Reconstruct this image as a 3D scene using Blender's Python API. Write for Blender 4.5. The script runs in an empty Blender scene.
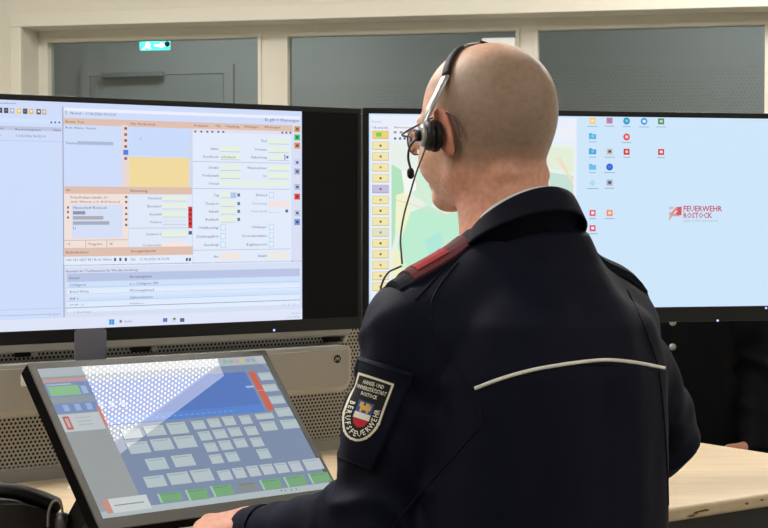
import bpy, bmesh, math, random
import numpy as np
from mathutils import Vector, Matrix, noise
from mathutils.bvhtree import BVHTree

random.seed(3)
scn = bpy.context.scene
COL = scn.collection

# ------------------------------------------------------------------ camera
F = 1640.0                       # focal length in pixels of the 768 px frame
PITCH = math.atan(53.0 / F)
CAM = np.array([0.0, 0.0, 1.55])
UPV = np.array([0, math.sin(PITCH), math.cos(PITCH)])
FWD = np.array([0, math.cos(PITCH), -math.sin(PITCH)])
cd = bpy.data.cameras.new('camera'); cam = bpy.data.objects.new('camera', cd); COL.objects.link(cam)
cd.sensor_width = 36.0; cd.lens = F / 768 * 36.0; cd.clip_start = 0.05; cd.clip_end = 60
cam.location = CAM; cam.rotation_euler = (math.pi / 2 - PITCH, 0, 0)
scn.camera = cam

# ------------------------------------------------------------------ world / exposure
w = bpy.data.worlds.new('world'); scn.world = w; w.use_nodes = True
w.node_tree.nodes['Background'].inputs[0].default_value = (0.8, 0.85, 0.9, 1)
w.node_tree.nodes['Background'].inputs[1].default_value = 0.3
vs = scn.view_settings
vs.view_transform = 'Standard'; vs.look = 'None'; vs.exposure = 0.0; vs.gamma = 1.0; vs.use_curve_mapping = False
LAMP_BACK = 28.0                 # radiance of the ceiling lamps over the windows, plus the added one above the desk
LAMP = 16.5                       # radiance of the ceiling lamps near the camera
LAMP_PERF = 15.0                 # radiance of the perforated lamp over the console
HALL = 25.0                       # radiance of the corridor lamp

# ------------------------------------------------------------------ pixel helpers
def ray(x, y):
    return np.array([(x - 384) / F, 0, 0]) + UPV * (264 - y) / F + FWD
def on_plane(x, y, P, N):
    v = ray(x, y); return CAM + v * (np.dot(np.asarray(P) - CAM, N) / np.dot(v, N))
def at_depth(x, y, Y):
    v = ray(x, y); return CAM + v * (Y / v[1])
def on_z(x, y, z):
    v = ray(x, y); return CAM + v * ((z - CAM[2]) / v[2])

# ------------------------------------------------------------------ materials
def lin(c):
    c = np.asarray(c, float) / 255.0
    return np.where(c <= 0.04045, c / 12.92, ((c + 0.055) / 1.055) ** 2.4)
def L4(c): return tuple(lin(c)) + (1.0,)
def newmat(name):
    m = bpy.data.materials.new(name); m.use_nodes = True
    return m, m.node_tree, m.node_tree.nodes['Principled BSDF']
def mat(name, col, rough=0.5, spec=0.5, metal=0.0, var=0.0, vscale=20.0, bump=0.0, bscale=200.0, vec='Object', stretch=(1, 1, 1), sheen=0.0):
    m, t, p = newmat(name)
    p.inputs['Base Color'].default_value = L4(col); p.inputs['Roughness'].default_value = rough
    p.inputs['Specular IOR Level'].default_value = spec; p.inputs['Metallic'].default_value = metal
    if sheen: p.inputs['Sheen Weight'].default_value = sheen
    if var or bump:
        tc = t.nodes.new('ShaderNodeTexCoord'); mp = t.nodes.new('ShaderNodeMapping'); mp.inputs['Scale'].default_value = stretch
        t.links.new(tc.outputs[vec], mp.inputs[0])
    if var:
        n = t.nodes.new('ShaderNodeTexNoise'); n.inputs['Scale'].default_value = vscale; n.inputs['Detail'].default_value = 5
        t.links.new(mp.outputs[0], n.inputs['Vector'])
        r = t.nodes.new('ShaderNodeMapRange'); r.inputs['To Min'].default_value = 1 - var; r.inputs['To Max'].default_value = 1 + var
        t.links.new(n.outputs[0], r.inputs[0])
        h = t.nodes.new('ShaderNodeHueSaturation'); h.inputs['Color'].default_value = L4(col)
        t.links.new(r.outputs[0], h.inputs['Value']); t.links.new(h.outputs[0], p.inputs['Base Color'])
    if bump:
        n = t.nodes.new('ShaderNodeTexNoise'); n.inputs['Scale'].default_value = bscale; n.inputs['Detail'].default_value = 3
        t.links.new(mp.outputs[0], n.inputs['Vector'])
        b = t.nodes.new('ShaderNodeBump'); b.inputs['Strength'].default_value = bump; b.inputs['Distance'].default_value = 0.002
        t.links.new(n.outputs[0], b.inputs['Height']); t.links.new(b.outputs[0], p.inputs['Normal'])
    return m
def emit(name, col, s):
    m, t, p = newmat(name)
    p.inputs['Base Color'].default_value = L4(col)
    p.inputs['Emission Color'].default_value = L4(col); p.inputs['Emission Strength'].default_value = s
    return m
def ui_mat(name, strength, rough, spec):
    m, t, p = newmat(name)
    a = t.nodes.new('ShaderNodeAttribute'); a.attribute_name = 'Col'
    p.inputs['Base Color'].default_value = (0.006, 0.006, 0.007, 1)
    p.inputs['Roughness'].default_value = rough; p.inputs['Specular IOR Level'].default_value = spec
    t.links.new(a.outputs['Color'], p.inputs['Emission Color']); p.inputs['Emission Strength'].default_value = strength
    return m
def vcol_mat(name, rough=0.6, spec=0.3, bump=0.0, bscale=300, nvar=0.0, nscale=120, sss=0.0):
    m, t, p = newmat(name)
    a = t.nodes.new('ShaderNodeAttribute'); a.attribute_name = 'Col'
    p.inputs['Roughness'].default_value = rough; p.inputs['Specular IOR Level'].default_value = spec
    src = a.outputs['Color']
    tc = t.nodes.new('ShaderNodeTexCoord')
    if nvar:
        n = t.nodes.new('ShaderNodeTexNoise'); n.inputs['Scale'].default_value = nscale; n.inputs['Detail'].default_value = 4
        t.links.new(tc.outputs['Object'], n.inputs['Vector'])
        r = t.nodes.new('ShaderNodeMapRange'); r.inputs['From Min'].default_value = 0.3; r.inputs['From Max'].default_value = 0.7
        r.inputs['To Min'].default_value = 1 - nvar; r.inputs['To Max'].default_value = 1 + nvar
        t.links.new(n.outputs[0], r.inputs[0])
        h = t.nodes.new('ShaderNodeHueSaturation'); t.links.new(src, h.inputs['Color']); t.links.new(r.outputs[0], h.inputs['Value'])
        src = h.outputs[0]
    t.links.new(src, p.inputs['Base Color'])
    if sss:
        p.inputs['Subsurface Weight'].default_value = sss; p.inputs['Subsurface Radius'].default_value = (0.01, 0.004, 0.002)
        p.inputs['Subsurface Scale'].default_value = 0.6
    if bump:
        n = t.nodes.new('ShaderNodeTexNoise'); n.inputs['Scale'].default_value = bscale
        t.links.new(tc.outputs['Object'], n.inputs['Vector'])
        b = t.nodes.new('ShaderNodeBump'); b.inputs['Strength'].default_value = bump; b.inputs['Distance'].default_value = 0.001
        t.links.new(n.outputs[0], b.inputs['Height']); t.links.new(b.outputs[0], p.inputs['Normal'])
    return m
def hex_nodes(t, px, radius):
    """1 inside the holes of a staggered hole pattern laid out in UV metres"""
    uv = t.nodes.new('ShaderNodeUVMap')
    outs = []
    py = px * 1.732
    for ox, oy in ((0, 0), (px / 2, py / 2)):
        ad = t.nodes.new('ShaderNodeVectorMath'); ad.operation = 'ADD'; ad.inputs[1].default_value = (ox, oy, 0)
        t.links.new(uv.outputs[0], ad.inputs[0])
        sc = t.nodes.new('ShaderNodeVectorMath'); sc.operation = 'MULTIPLY'; sc.inputs[1].default_value = (1 / px, 1 / py, 0)
        t.links.new(ad.outputs[0], sc.inputs[0])
        fr = t.nodes.new('ShaderNodeVectorMath'); fr.operation = 'FRACTION'; t.links.new(sc.outputs[0], fr.inputs[0])
        sb = t.nodes.new('ShaderNodeVectorMath'); sb.operation = 'SUBTRACT'; sb.inputs[1].default_value = (0.5, 0.5, 0)
        t.links.new(fr.outputs[0], sb.inputs[0])
        ml = t.nodes.new('ShaderNodeVectorMath'); ml.operation = 'MULTIPLY'; ml.inputs[1].default_value = (px, py, 0)
        t.links.new(sb.outputs[0], ml.inputs[0])
        ln = t.nodes.new('ShaderNodeVectorMath'); ln.operation = 'LENGTH'; t.links.new(ml.outputs[0], ln.inputs[0])
        lt = t.nodes.new('ShaderNodeMath'); lt.operation = 'LESS_THAN'; lt.inputs[1].default_value = radius
        t.links.new(ln.outputs['Value'], lt.inputs[0]); outs.append(lt)
    mx = t.nodes.new('ShaderNodeMath'); mx.operation = 'MAXIMUM'
    t.links.new(outs[0].outputs[0], mx.inputs[0]); t.links.new(outs[1].outputs[0], mx.inputs[1])
    return mx.outputs[0]

M = {}
M['wall'] = mat('wall_paint', (220, 215, 201), 0.8, 0.2, var=0.03, vscale=3, bump=0.05)
M['trim'] = mat('trim_paint', (222, 217, 201), 0.5, 0.4, var=0.02, vscale=4)
M['ceiling'] = mat('ceiling_paint', (232, 230, 222), 0.9, 0.1, var=0.02, vscale=3)
M['floor'] = mat('floor_vinyl', (120, 118, 112), 0.5, 0.4, var=0.06, vscale=8)
M['hall'] = mat('corridor_paint', (164, 164, 162), 0.8, 0.2, var=0.02, vscale=3)
M['closer'] = mat('door_closer_paint', (134, 136, 136), 0.5, 0.4, var=0.03, vscale=20)
M['hall_door'] = mat('corridor_door_paint', (158, 159, 158), 0.6, 0.3, var=0.02, vscale=3)
M['wood'] = None
M['black_plastic'] = mat('black_plastic', (22, 22, 24), 0.45, 0.45, var=0.1, vscale=40)
M['bezel'] = mat('monitor_bezel', (26, 29, 31), 0.45, 0.3, var=0.05, vscale=30)
M['panel_off'] = mat('unlit_panel_glass', (6, 7, 11), 0.35, 0.15, var=0.05, vscale=10)
M['touch_bezel'] = mat('touch_bezel', (104, 104, 102), 0.35, 0.5, var=0.04, vscale=30)
M['grey_metal'] = mat('grey_console_metal', (152, 152, 150), 0.45, 0.5, var=0.03, vscale=15)
M['grey_plastic'] = mat('grey_console_plastic', (166, 165, 160), 0.42, 0.5, var=0.03, vscale=15)
M['grey_light'] = mat('light_console_plastic', (186, 185, 180), 0.4, 0.5, var=0.02, vscale=15)
M['dark_inside'] = mat('dark_console_inside', (22, 21, 19), 0.8, 0.2, var=0.1, vscale=20)
M['steel'] = mat('column_steel', (90, 92, 95), 0.35, 0.5, metal=0.8, var=0.05, vscale=20)
M['silver'] = mat('silver_plastic', (176, 174, 172), 0.28, 0.6, metal=0.55, var=0.03, vscale=60)
M['white_plastic'] = mat('white_plastic', (232, 232, 230), 0.45, 0.4, var=0.02, vscale=30)
M['card'] = mat('grey_card', (130, 132, 150), 0.7, 0.2, var=0.04, vscale=15)
M['jacket'] = mat('navy_jacket_cloth', (8, 12, 31), 0.66, 0.14, var=0.12, vscale=35, bump=0.35, bscale=900)
M['collar'] = mat('navy_collar_cloth', (13, 16, 32), 0.7, 0.15, var=0.1, vscale=50, bump=0.4, bscale=900)
M['jacket2'] = mat('black_uniform_cloth', (6, 7, 14), 0.75, 0.12, var=0.12, vscale=30, bump=0.3, bscale=700, sheen=0.03)
M['trousers'] = mat('dark_trouser_cloth', (17, 18, 24), 0.8, 0.2, var=0.1, vscale=30, bump=0.3, bscale=700)
M['leather'] = mat('black_shoe_leather', (16, 15, 15), 0.35, 0.5, var=0.1, vscale=40)
M['piping'] = mat('reflective_piping', (240, 238, 228), 0.5, 0.4, var=0.05, vscale=120)
M['shirt'] = mat('white_shirt_cloth', (225, 225, 228), 0.8, 0.2, var=0.03, vscale=60)
M['red_cloth'] = mat('red_slide_cloth', (150, 26, 32), 0.7, 0.3, var=0.1, vscale=150)
M['maroon'] = mat('maroon_piping_cloth', (84, 22, 32), 0.7, 0.3, var=0.1, vscale=150)
M['rubber'] = mat('black_cushion', (14, 14, 15), 0.6, 0.35, var=0.1, vscale=60)
M['cable'] = mat('grey_cable', (70, 74, 74), 0.5, 0.4, var=0.05, vscale=60)
M['cable_light'] = mat('light_grey_cable', (120, 116, 110), 0.5, 0.4, var=0.05, vscale=60)
M['skin'] = vcol_mat('skin', 0.48, 0.35, bump=0.3, bscale=420, nvar=0.11, nscale=110, sss=0.12)
M['patch'] = vcol_mat('woven_patch', 0.75, 0.2, bump=0.4, bscale=900)
M['ui'] = ui_mat('monitor_picture', 1.0, 0.38, 0.3)
M['touch_ui'] = ui_mat('touch_picture', 0.74, 0.006, 0.5)
M['led'] = emit('power_light', (170, 190, 255), 1.2)

def wood_mat():
    m, t, p = newmat('pale_beech_laminate')
    tc = t.nodes.new('ShaderNodeTexCoord'); mp = t.nodes.new('ShaderNodeMapping'); mp.inputs['Rotation'].default_value = (0, 0, -math.radians(36))
    mp.inputs['Scale'].default_value = (2.0, 22.0, 22.0)
    n = t.nodes.new('ShaderNodeTexNoise'); n.inputs['Scale'].default_value = 2.2; n.inputs['Detail'].default_value = 6; n.inputs['Distortion'].default_value = 0.4
    cr = t.nodes.new('ShaderNodeValToRGB')
    cr.color_ramp.elements[0].position = 0.3; cr.color_ramp.elements[0].color = L4((200, 179, 147))
    cr.color_ramp.elements[1].position = 0.72; cr.color_ramp.elements[1].color = L4((216, 196, 164))
    t.links.new(tc.outputs['Object'], mp.inputs[0]); t.links.new(mp.outputs[0], n.inputs['Vector']); t.links.new(n.outputs[0], cr.inputs[0])
    t.links.new(cr.outputs[0], p.inputs['Base Color']); p.inputs['Roughness'].default_value = 0.45; p.inputs['Specular IOR Level'].default_value = 0.4
    return m
M['wood'] = wood_mat()
def perf_mat(name, col, px, r):
    m, t, p = newmat(name)
    p.inputs['Base Color'].default_value = L4(col); p.inputs['Roughness'].default_value = 0.45
    h = hex_nodes(t, px, r)
    tr = t.nodes.new('ShaderNodeBsdfTransparent'); mx = t.nodes.new('ShaderNodeMixShader')
    t.links.new(h, mx.inputs[0]); t.links.new(p.outputs[0], mx.inputs[1]); t.links.new(tr.outputs[0], mx.inputs[2])
    t.links.new(mx.outputs[0], t.nodes['Material Output'].inputs['Surface'])
    return m
M['perf'] = perf_mat('perforated_metal', (166, 165, 161), 0.0092, 0.0026)
def acoustic_mat():
    m, t, p = newmat('perforated_acoustic_board')
    h = hex_nodes(t, 0.022, 0.005)
    mx = t.nodes.new('ShaderNodeMix'); mx.data_type = 'RGBA'
    mx.inputs[6].default_value = L4((162, 161, 158)); mx.inputs[7].default_value = L4((148, 148, 146))
    t.links.new(h, mx.inputs[0]); t.links.new(mx.outputs[2], p.inputs['Base Color']); p.inputs['Roughness'].default_value = 0.8
    return m
M['acoustic'] = acoustic_mat()
def perf_lamp_mat():
    m, t, p = newmat('perforated_lamp_diffuser')
    h = hex_nodes(t, 0.0150, 0.0033)
    r = t.nodes.new('ShaderNodeMapRange'); r.inputs['To Min'].default_value = LAMP_PERF * 0.45; r.inputs['To Max'].default_value = LAMP_PERF * 1.7
    t.links.new(h, r.inputs[0]); t.links.new(r.outputs[0], p.inputs['Emission Strength'])
    p.inputs['Emission Color'].default_value = (1.0, 0.93, 0.84, 1)
    return m
M['lamp_perf'] = perf_lamp_mat()
M['lamp_border'] = emit('lamp_border_glow', (255, 246, 232), LAMP_PERF * 0.32)
M['lamp'] = emit('lamp_diffuser', (255, 251, 247), LAMP)
M['lamp_back'] = emit('bright_lamp_diffuser', (255, 251, 247), LAMP_BACK)
M['hall_lamp'] = emit('corridor_lamp_diffuser', (244, 250, 250), HALL)
M['lamp_frame'] = mat('lamp_frame_paint', (225, 225, 222), 0.5, 0.4, var=0.02, vscale=10)
def glass_mat(name, tint, refl):
    m, t, p = newmat(name)
    tr = t.nodes.new('ShaderNodeBsdfTransparent'); tr.inputs[0].default_value = L4(tint)
    gl = t.nodes.new('ShaderNodeBsdfGlossy'); gl.inputs['Roughness'].default_value = 0.02
    fr = t.nodes.new('ShaderNodeFresnel'); fr.inputs[0].default_value = refl
    mx = t.nodes.new('ShaderNodeMixShader')
    t.links.new(fr.outputs[0], mx.inputs[0]); t.links.new(tr.outputs[0], mx.inputs[1]); t.links.new(gl.outputs[0], mx.inputs[2])
    t.links.new(mx.outputs[0], t.nodes['Material Output'].inputs['Surface'])
    return m
M['glass'] = glass_mat('window_glass', (228, 232, 232), 1.45)
M['lens'] = glass_mat('spectacle_glass', (250, 250, 250), 1.35)

# ------------------------------------------------------------------ object helpers
def tag(o, label=None, cat=None, group=None, kind=None):
    if label: o['label'] = label
    if cat: o['category'] = cat
    if group: o['group'] = group
    if kind: o['kind'] = kind
    return o
ROOT = {}
def empty(name, loc, label=None, cat=None, group=None, kind=None):
    o = bpy.data.objects.new(name, None); COL.objects.link(o); o.location = Vector(loc); o.empty_display_size = 0.05
    ROOT[o.name] = np.array(loc, float)
    return tag(o, label, cat, group, kind)
def build(name, verts, faces, m, parent=None, smooth=False, colors=None, uvs=None, origin=None, facemats=None):
    """verts are WORLD coordinates; the object sits at its parent's origin (or its own)"""
    verts = np.asarray(verts, float).reshape(-1, 3)
    if parent is not None: org = ROOT[parent.name]
    elif origin is not None: org = np.array(origin, float)
    else:
        lo, hi = verts.min(0), verts.max(0); org = np.array([(lo[0] + hi[0]) / 2, (lo[1] + hi[1]) / 2, lo[2]])
    me = bpy.data.meshes.new(name)
    me.from_pydata((verts - org).tolist(), [], [list(map(int, f)) for f in faces])
    for mm in (m if isinstance(m, (list, tuple)) else [m]): me.materials.append(mm)
    if facemats is not None: me.polygons.foreach_set('material_index', np.asarray(facemats, np.int32))
    if smooth: me.polygons.foreach_set('use_smooth', np.ones(len(me.polygons), bool))
    if colors is not None:
        ca = me.color_attributes.new('Col', 'FLOAT_COLOR', 'POINT')
        c4 = np.ones((len(verts), 4), np.float32); c4[:, :3] = colors
        ca.data.foreach_set('color', c4.ravel())
    if uvs is not None:
        ul = me.uv_layers.new(name='UVMap'); uvs = np.asarray(uvs)
        li = np.zeros(len(me.loops), np.int32); me.loops.foreach_get('vertex_index', li)
        ul.data.foreach_set('uv', uvs[li].astype(np.float32).ravel())
    me.update()
    o = bpy.data.objects.new(name, me); COL.objects.link(o)
    ROOT[o.name] = org
    if parent is not None: o.parent = parent
    else: o.location = Vector(org)
    return o
def cat_parts(parts):
    V, Fc, n = [], [], 0
    for v, f in parts:
        v = np.asarray(v, float).reshape(-1, 3)
        V.append(v); Fc += [[i + n for i in q] for q in f]; n += len(v)
    return np.concatenate(V), Fc
BOXF = [[0, 3, 2, 1], [4, 5, 6, 7], [0, 1, 5, 4], [1, 2, 6, 5], [2, 3, 7, 6], [3, 0, 4, 7]]
def obox(O, U, V, W, u0, u1, v0, v1, w0, w1, bev=0.0, seg=2):
    """box in an oriented frame O + u*U + v*V + w*W"""
    O, U, V, W = [np.asarray(a, float) for a in (O, U, V, W)]
    if bev <= 0:
        c = [(u0, v0, w0), (u1, v0, w0), (u1, v1, w0), (u0, v1, w0), (u0, v0, w1), (u1, v0, w1), (u1, v1, w1), (u0, v1, w1)]
        P = [O + a * U + b * V + g * W for a, b, g in c]
        Fc = BOXF
    else:
        bm = bmesh.new()
        vs_ = [bm.verts.new(c) for c in [(u0, v0, w0), (u1, v0, w0), (u1, v1, w0), (u0, v1, w0), (u0, v0, w1), (u1, v0, w1), (u1, v1, w1), (u0, v1, w1)]]
        for f in BOXF: bm.faces.new([vs_[i] for i in f])
        bmesh.ops.bevel(bm, geom=bm.edges[:], offset=bev, segments=seg, profile=0.5, affect='EDGES')
        bm.verts.ensure_lookup_table(); bm.verts.index_update()
        P = [O + v.co.x * U + v.co.y * V + v.co.z * W for v in bm.verts]
        Fc = [[v.index for v in f.verts] for f in bm.faces]; bm.free()
    if np.dot(np.cross(U, V), W) < 0: Fc = [f[::-1] for f in Fc]
    return np.array(P), Fc
EX, EY, EZ = np.eye(3)
def abox(x0, x1, y0, y1, z0, z1, bev=0.0): return obox((0, 0, 0), EX, EY, EZ, x0, x1, y0, y1, z0, z1, bev)
def extrude_poly(O, U, V, W, pts, w0, w1):
    """prism of a 2-D outline (counter-clockwise in U,V)"""
    O, U, V, W = [np.asarray(a, float) for a in (O, U, V, W)]
    n = len(pts)
    P = [O + a * U + b * V + w0 * W for a, b in pts] + [O + a * U + b * V + w1 * W for a, b in pts]
    Fc = [list(range(n))[::-1], list(range(n, 2 * n))] + [[i, (i + 1) % n, n + (i + 1) % n, n + i] for i in range(n)]
    if np.dot(np.cross(U, V), W) < 0: Fc = [f[::-1] for f in Fc]
    return np.array(P), Fc
def round_rect(u0, u1, v0, v1, r, n=5, rs=None):
    out = []
    for k, (cx, cy, a0) in enumerate(((u1, v0, -90), (u1, v1, 0), (u0, v1, 90), (u0, v0, 180))):
        rr = (rs[k] if rs else r)
        sx = cx - rr if cx == u1 else cx + rr; sy = cy - rr if cy == v1 else cy + rr
        for i in range(n + 1):
            a = math.radians(a0 + 90 * i / n); out.append((sx + rr * math.cos(a), sy + rr * math.sin(a)))
    return out
def catmull(pts, n=8):
    P = [np.asarray(p, float) for p in pts]; P = [2 * P[0] - P[1]] + P + [2 * P[-1] - P[-2]]
    out = []
    for i in range(1, len(P) - 2):
        for k in range(n):
            t = k / n; a, b, c, d = P[i - 1], P[i], P[i + 1], P[i + 2]
            out.append(0.5 * ((2 * b) + (-a + c) * t + (2 * a - 5 * b + 4 * c - d) * t * t + (-a + 3 * b - 3 * c + d) * t ** 3))
    out.append(P[-2]); return np.array(out)
def tube(path, r, seg=8, flat=None, ref=(0, 0, 1)):
    """swept tube; r scalar or per point; flat=(a,b) scales the section along side / normal"""
    path = np.asarray(path, float); n = len(path)
    r = np.full(n, r) if np.isscalar(r) else np.asarray(r)
    T = np.gradient(path, axis=0); T /= np.linalg.norm(T, axis=1)[:, None] + 1e-12
    N = np.cross(T[0], ref);
    if np.linalg.norm(N) < 1e-3: N = np.cross(T[0], (1, 0.2, 0))
    N /= np.linalg.norm(N)
    V, Fc = [], []
    fa, fb = flat or (1, 1)
    for i in range(n):
        N = N - T[i] * np.dot(N, T[i]); N /= np.linalg.norm(N); B = np.cross(T[i], N)
        for k in range(seg):
            a = 2 * math.pi * k / seg
            V.append(path[i] + r[i] * (fa * math.cos(a) * N + fb * math.sin(a) * B))
    for i in range(n - 1):
        for k in range(seg):
            k2 = (k + 1) % seg
            Fc.append([i * seg + k, i * seg + k2, (i + 1) * seg + k2, (i + 1) * seg + k])
    Fc.append(list(range(seg))[::-1]); Fc.append([(n - 1) * seg + k for k in range(seg)])
    return np.array(V), Fc
def lathe(O, A, prof, seg=24):
    """profile (r, h) around axis A"""
    O = np.asarray(O, float); A = np.asarray(A, float); A = A / np.linalg.norm(A)
    U = np.cross(A, (0, 0, 1)) if abs(A[2]) < 0.9 else np.cross(A, (1, 0, 0)); U /= np.linalg.norm(U); W = np.cross(A, U)
    V, Fc = [], []
    for r, h in prof:
        for k in range(seg):
            a = 2 * math.pi * k / seg; V.append(O + A * h + max(r, 1e-5) * (math.cos(a) * U + math.sin(a) * W))
    for i in range(len(prof) - 1):
        for k in range(seg):
            k2 = (k + 1) % seg; Fc.append([i * seg + k, i * seg + k2, (i + 1) * seg + k2, (i + 1) * seg + k])
    Fc.append(list(range(seg))[::-1]); Fc.append([(len(prof) - 1) * seg + k for k in range(seg)])
    return np.array(V), Fc
_txt = {}
def text2d(s, bold=False):
    """glyph triangles of a string: x to the right, y up, cap height about 1"""
    if (s, bold) in _txt: return _txt[(s, bold)]
    cu = bpy.data.curves.new('t', 'FONT'); cu.body = s; cu.resolution_u = 1; cu.fill_mode = 'FRONT'
    if bold: cu.offset = 0.02
    ob = bpy.data.objects.new('t', cu); COL.objects.link(ob)
    dg = bpy.context.evaluated_depsgraph_get(); me = bpy.data.meshes.new_from_object(ob.evaluated_get(dg))
    v = np.array([q.co[:2] for q in me.vertices]) if len(me.vertices) else np.zeros((0, 2))
    f = [list(p.vertices) for p in me.polygons]
    bpy.data.objects.remove(ob); bpy.data.curves.remove(cu); bpy.data.meshes.remove(me)
    if len(v): v = v / 0.69
    _txt[(s, bold)] = (v, f); return v, f

# ------------------------------------------------------------------ room
ZC = 3.15
WA = math.radians(-13.0); WU = np.array([math.cos(WA), math.sin(WA), 0]); WN = np.array([math.sin(WA), -math.cos(WA), 0])   # along wall, towards the camera
WP = np.array([0, 7.0, 0.0])
def wu(x, y, off=0.0):
    """pixel -> (u along the back wall, z) on a plane parallel to it"""
    p = on_plane(x, y, WP + WN * off, WN); return np.dot(p - WP, WU), p[2]
def wbox(u0, u1, z0, z1, w0, w1, bev=0): return obox(WP, WU, EZ, WN, u0, u1, z0, z1, w0, w1, bev)
XL, XR, YR = -3.4, 3.4, -2.2
uL, uR = XL / WU[0] - 0.05, XR / WU[0] + 0.05
def struct(name, parts, m, parent=None, **k):
    v, f = cat_parts(parts); o = build(name, v, f, m, parent, **k)
    if parent is None: o['kind'] = 'structure'
    return o
yl = WP[1] + XL * WU[1] / WU[0]; yr = WP[1] + XR * WU[1] / WU[0]
HB = 2.2                                        # corridor depth behind the back wall
struct('floor', [abox(XL - 0.1, XR + 0.1, YR - 0.1, 11, -0.1, 0)], M['floor'])
struct('ceiling', [abox(XL - 0.1, XR + 0.1, YR - 0.1, 11, ZC, ZC + 0.1)], M['ceiling'])
struct('wall_left', [abox(XL - 0.1, XL, YR, 10.8, 0, ZC)], M['wall'])
struct('wall_right', [abox(XR, XR + 0.1, YR, 9.5, 0, ZC)], M['wall'])
struct('wall_rear', [abox(XL - 0.1, XR + 0.1, YR - 0.1, YR, 0, ZC)], M['wall'])
# opening in the back wall
REC = 0.16                                      # the window frames sit back in the opening
ou0, oz1 = wu(23, 27.5); ou1 = wu(790, 20)[0]; oz0 = 0.95
T = 0.30
wb = struct('wall_back', [wbox(uL, ou0, 0, ZC, -T, 0), wbox(ou1, uR, 0, ZC, -T, 0), wbox(ou0, ou1, oz1, ZC, -T, 0), wbox(ou0, ou1, 0, oz0, -T, 0)], M['wall'])
# casing round the opening
cu0, cz1 = wu(9.5, 12.5, 0.025); cw = 0.055
struct('trim_1', [wbox(cu0, ou0, oz0, oz1, 0, 0.025, 0.004), wbox(cu0, ou1 + 0.06, oz1, cz1, 0, 0.025, 0.004), wbox(ou1, ou1 + 0.06, oz0, oz1, 0, 0.025, 0.004)], M['trim'])
# three interior windows with wide mullions
pan = [((48.5, 43.5), 258.5), ((288, 37), 516), ((538, 29), 765)]
edges = [ou0]
frames = []
for k, ((xa, ya), xb) in enumerate(pan):
    a = wu(xa, ya, -REC)[0]; b = wu(xb, ya, -REC)[0]; frames.append((a, b))
pz1 = np.mean([wu(p[0][0], p[0][1], -REC)[1] for p in pan]); pz0 = oz0 + 0.09
for k, (a, b) in enumerate(frames):
    lo = ou0 if k == 0 else (frames[k - 1][1] + a) / 2
    hi = ou1 if k == 2 else (b + frames[k + 1][0]) / 2
    wroot = empty('window_%d' % (k + 1), WP + WU * (a + b) / 2 - WN * REC + EZ * oz0, kind='structure')
    fr = [wbox(lo, a, oz0, oz1, -REC - 0.06, -REC), wbox(b, hi, oz0, oz1, -REC - 0.06, -REC), wbox(a, b, pz1, oz1, -REC - 0.06, -REC), wbox(a, b, oz0, pz0, -REC - 0.06, -REC)]
    # raised bead round the pane
    bd = 0.014
    fr += [wbox(a - bd, a, pz0 - bd, pz1 + bd, -REC, -REC + 0.012), wbox(b, b + bd, pz0 - bd, pz1 + bd, -REC, -REC + 0.012),
           wbox(a, b, pz1, pz1 + bd, -REC, -REC + 0.012), wbox(a, b, pz0 - bd, pz0, -REC, -REC + 0.012)]
    struct('window_frame', fr, M['trim'], wroot)
    struct('pane', [wbox(a - 0.005, b + 0.005, pz0 - 0.005, pz1 + 0.005, -REC - 0.035, -REC - 0.028)], M['glass'], wroot)
# corridor beyond the windows
wcor = struct('wall_corridor', [wbox(uL - 1, uR + 1, 0, ZC, -T - HB - 0.1, -T - HB)], M['hall'])
struct('trim_2', [wbox(uL - 1, uR + 1, 0, 0.08, -T - HB, -T - HB + 0.012)], M['trim'])
# acoustic boards on the corridor wall seen through the panes
def cw_uv(x, y): return wu(x, y, -T - HB)
for k, (xa, xb, ya) in enumerate(((280, 400, 84), (400, 520, 82), (528, 648, 68), (648, 778, 66))):
    a, zt = cw_uv(xa, ya); b = cw_uv(xb, ya)[0]
    v, f = wbox(a, b, 0.9, zt, -T - HB, -T - HB + 0.02)
    uv = [(np.dot(p - WP, WU), p[2]) for p in v]
    build('acoustic_panel', v, f, M['acoustic'], wcor, uvs=uv)
# corridor door with frame and closer
da, dz = cw_uv(92, 77); db = cw_uv(225, 76)[0]
d1 = empty('door_1', WP + WU * (da + db) / 2 - WN * (T + HB), kind='structure')
W0 = -T - HB
struct('door_leaf', [wbox(da, db, 0.01, dz, W0, W0 + 0.03, 0.003)], M['hall_door'], d1)
struct('door_frame', [wbox(da - 0.06, da - 0.004, 0, dz + 0.06, W0, W0 + 0.034), wbox(db + 0.004, db + 0.06, 0, dz + 0.06, W0, W0 + 0.034), wbox(da - 0.004, db + 0.004, dz + 0.004, dz + 0.06, W0, W0 + 0.034)], M['hall'], d1)
c0 = cw_uv(106, 76)[0]; c1 = cw_uv(168, 76)[0]
struct('door_closer', [wbox(c0, c1, dz - 0.012, dz + 0.018, W0 + 0.05, W0 + 0.09, 0.006)], M['closer'], d1)
struct('door_handle', [wbox(da + 0.06, da + 0.2, 1.03, 1.055, W0 + 0.05, W0 + 0.07, 0.005), wbox(da + 0.06, da + 0.085, 1.0, 1.09, W0 + 0.03, W0 + 0.05)], M['steel'], d1)
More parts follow.
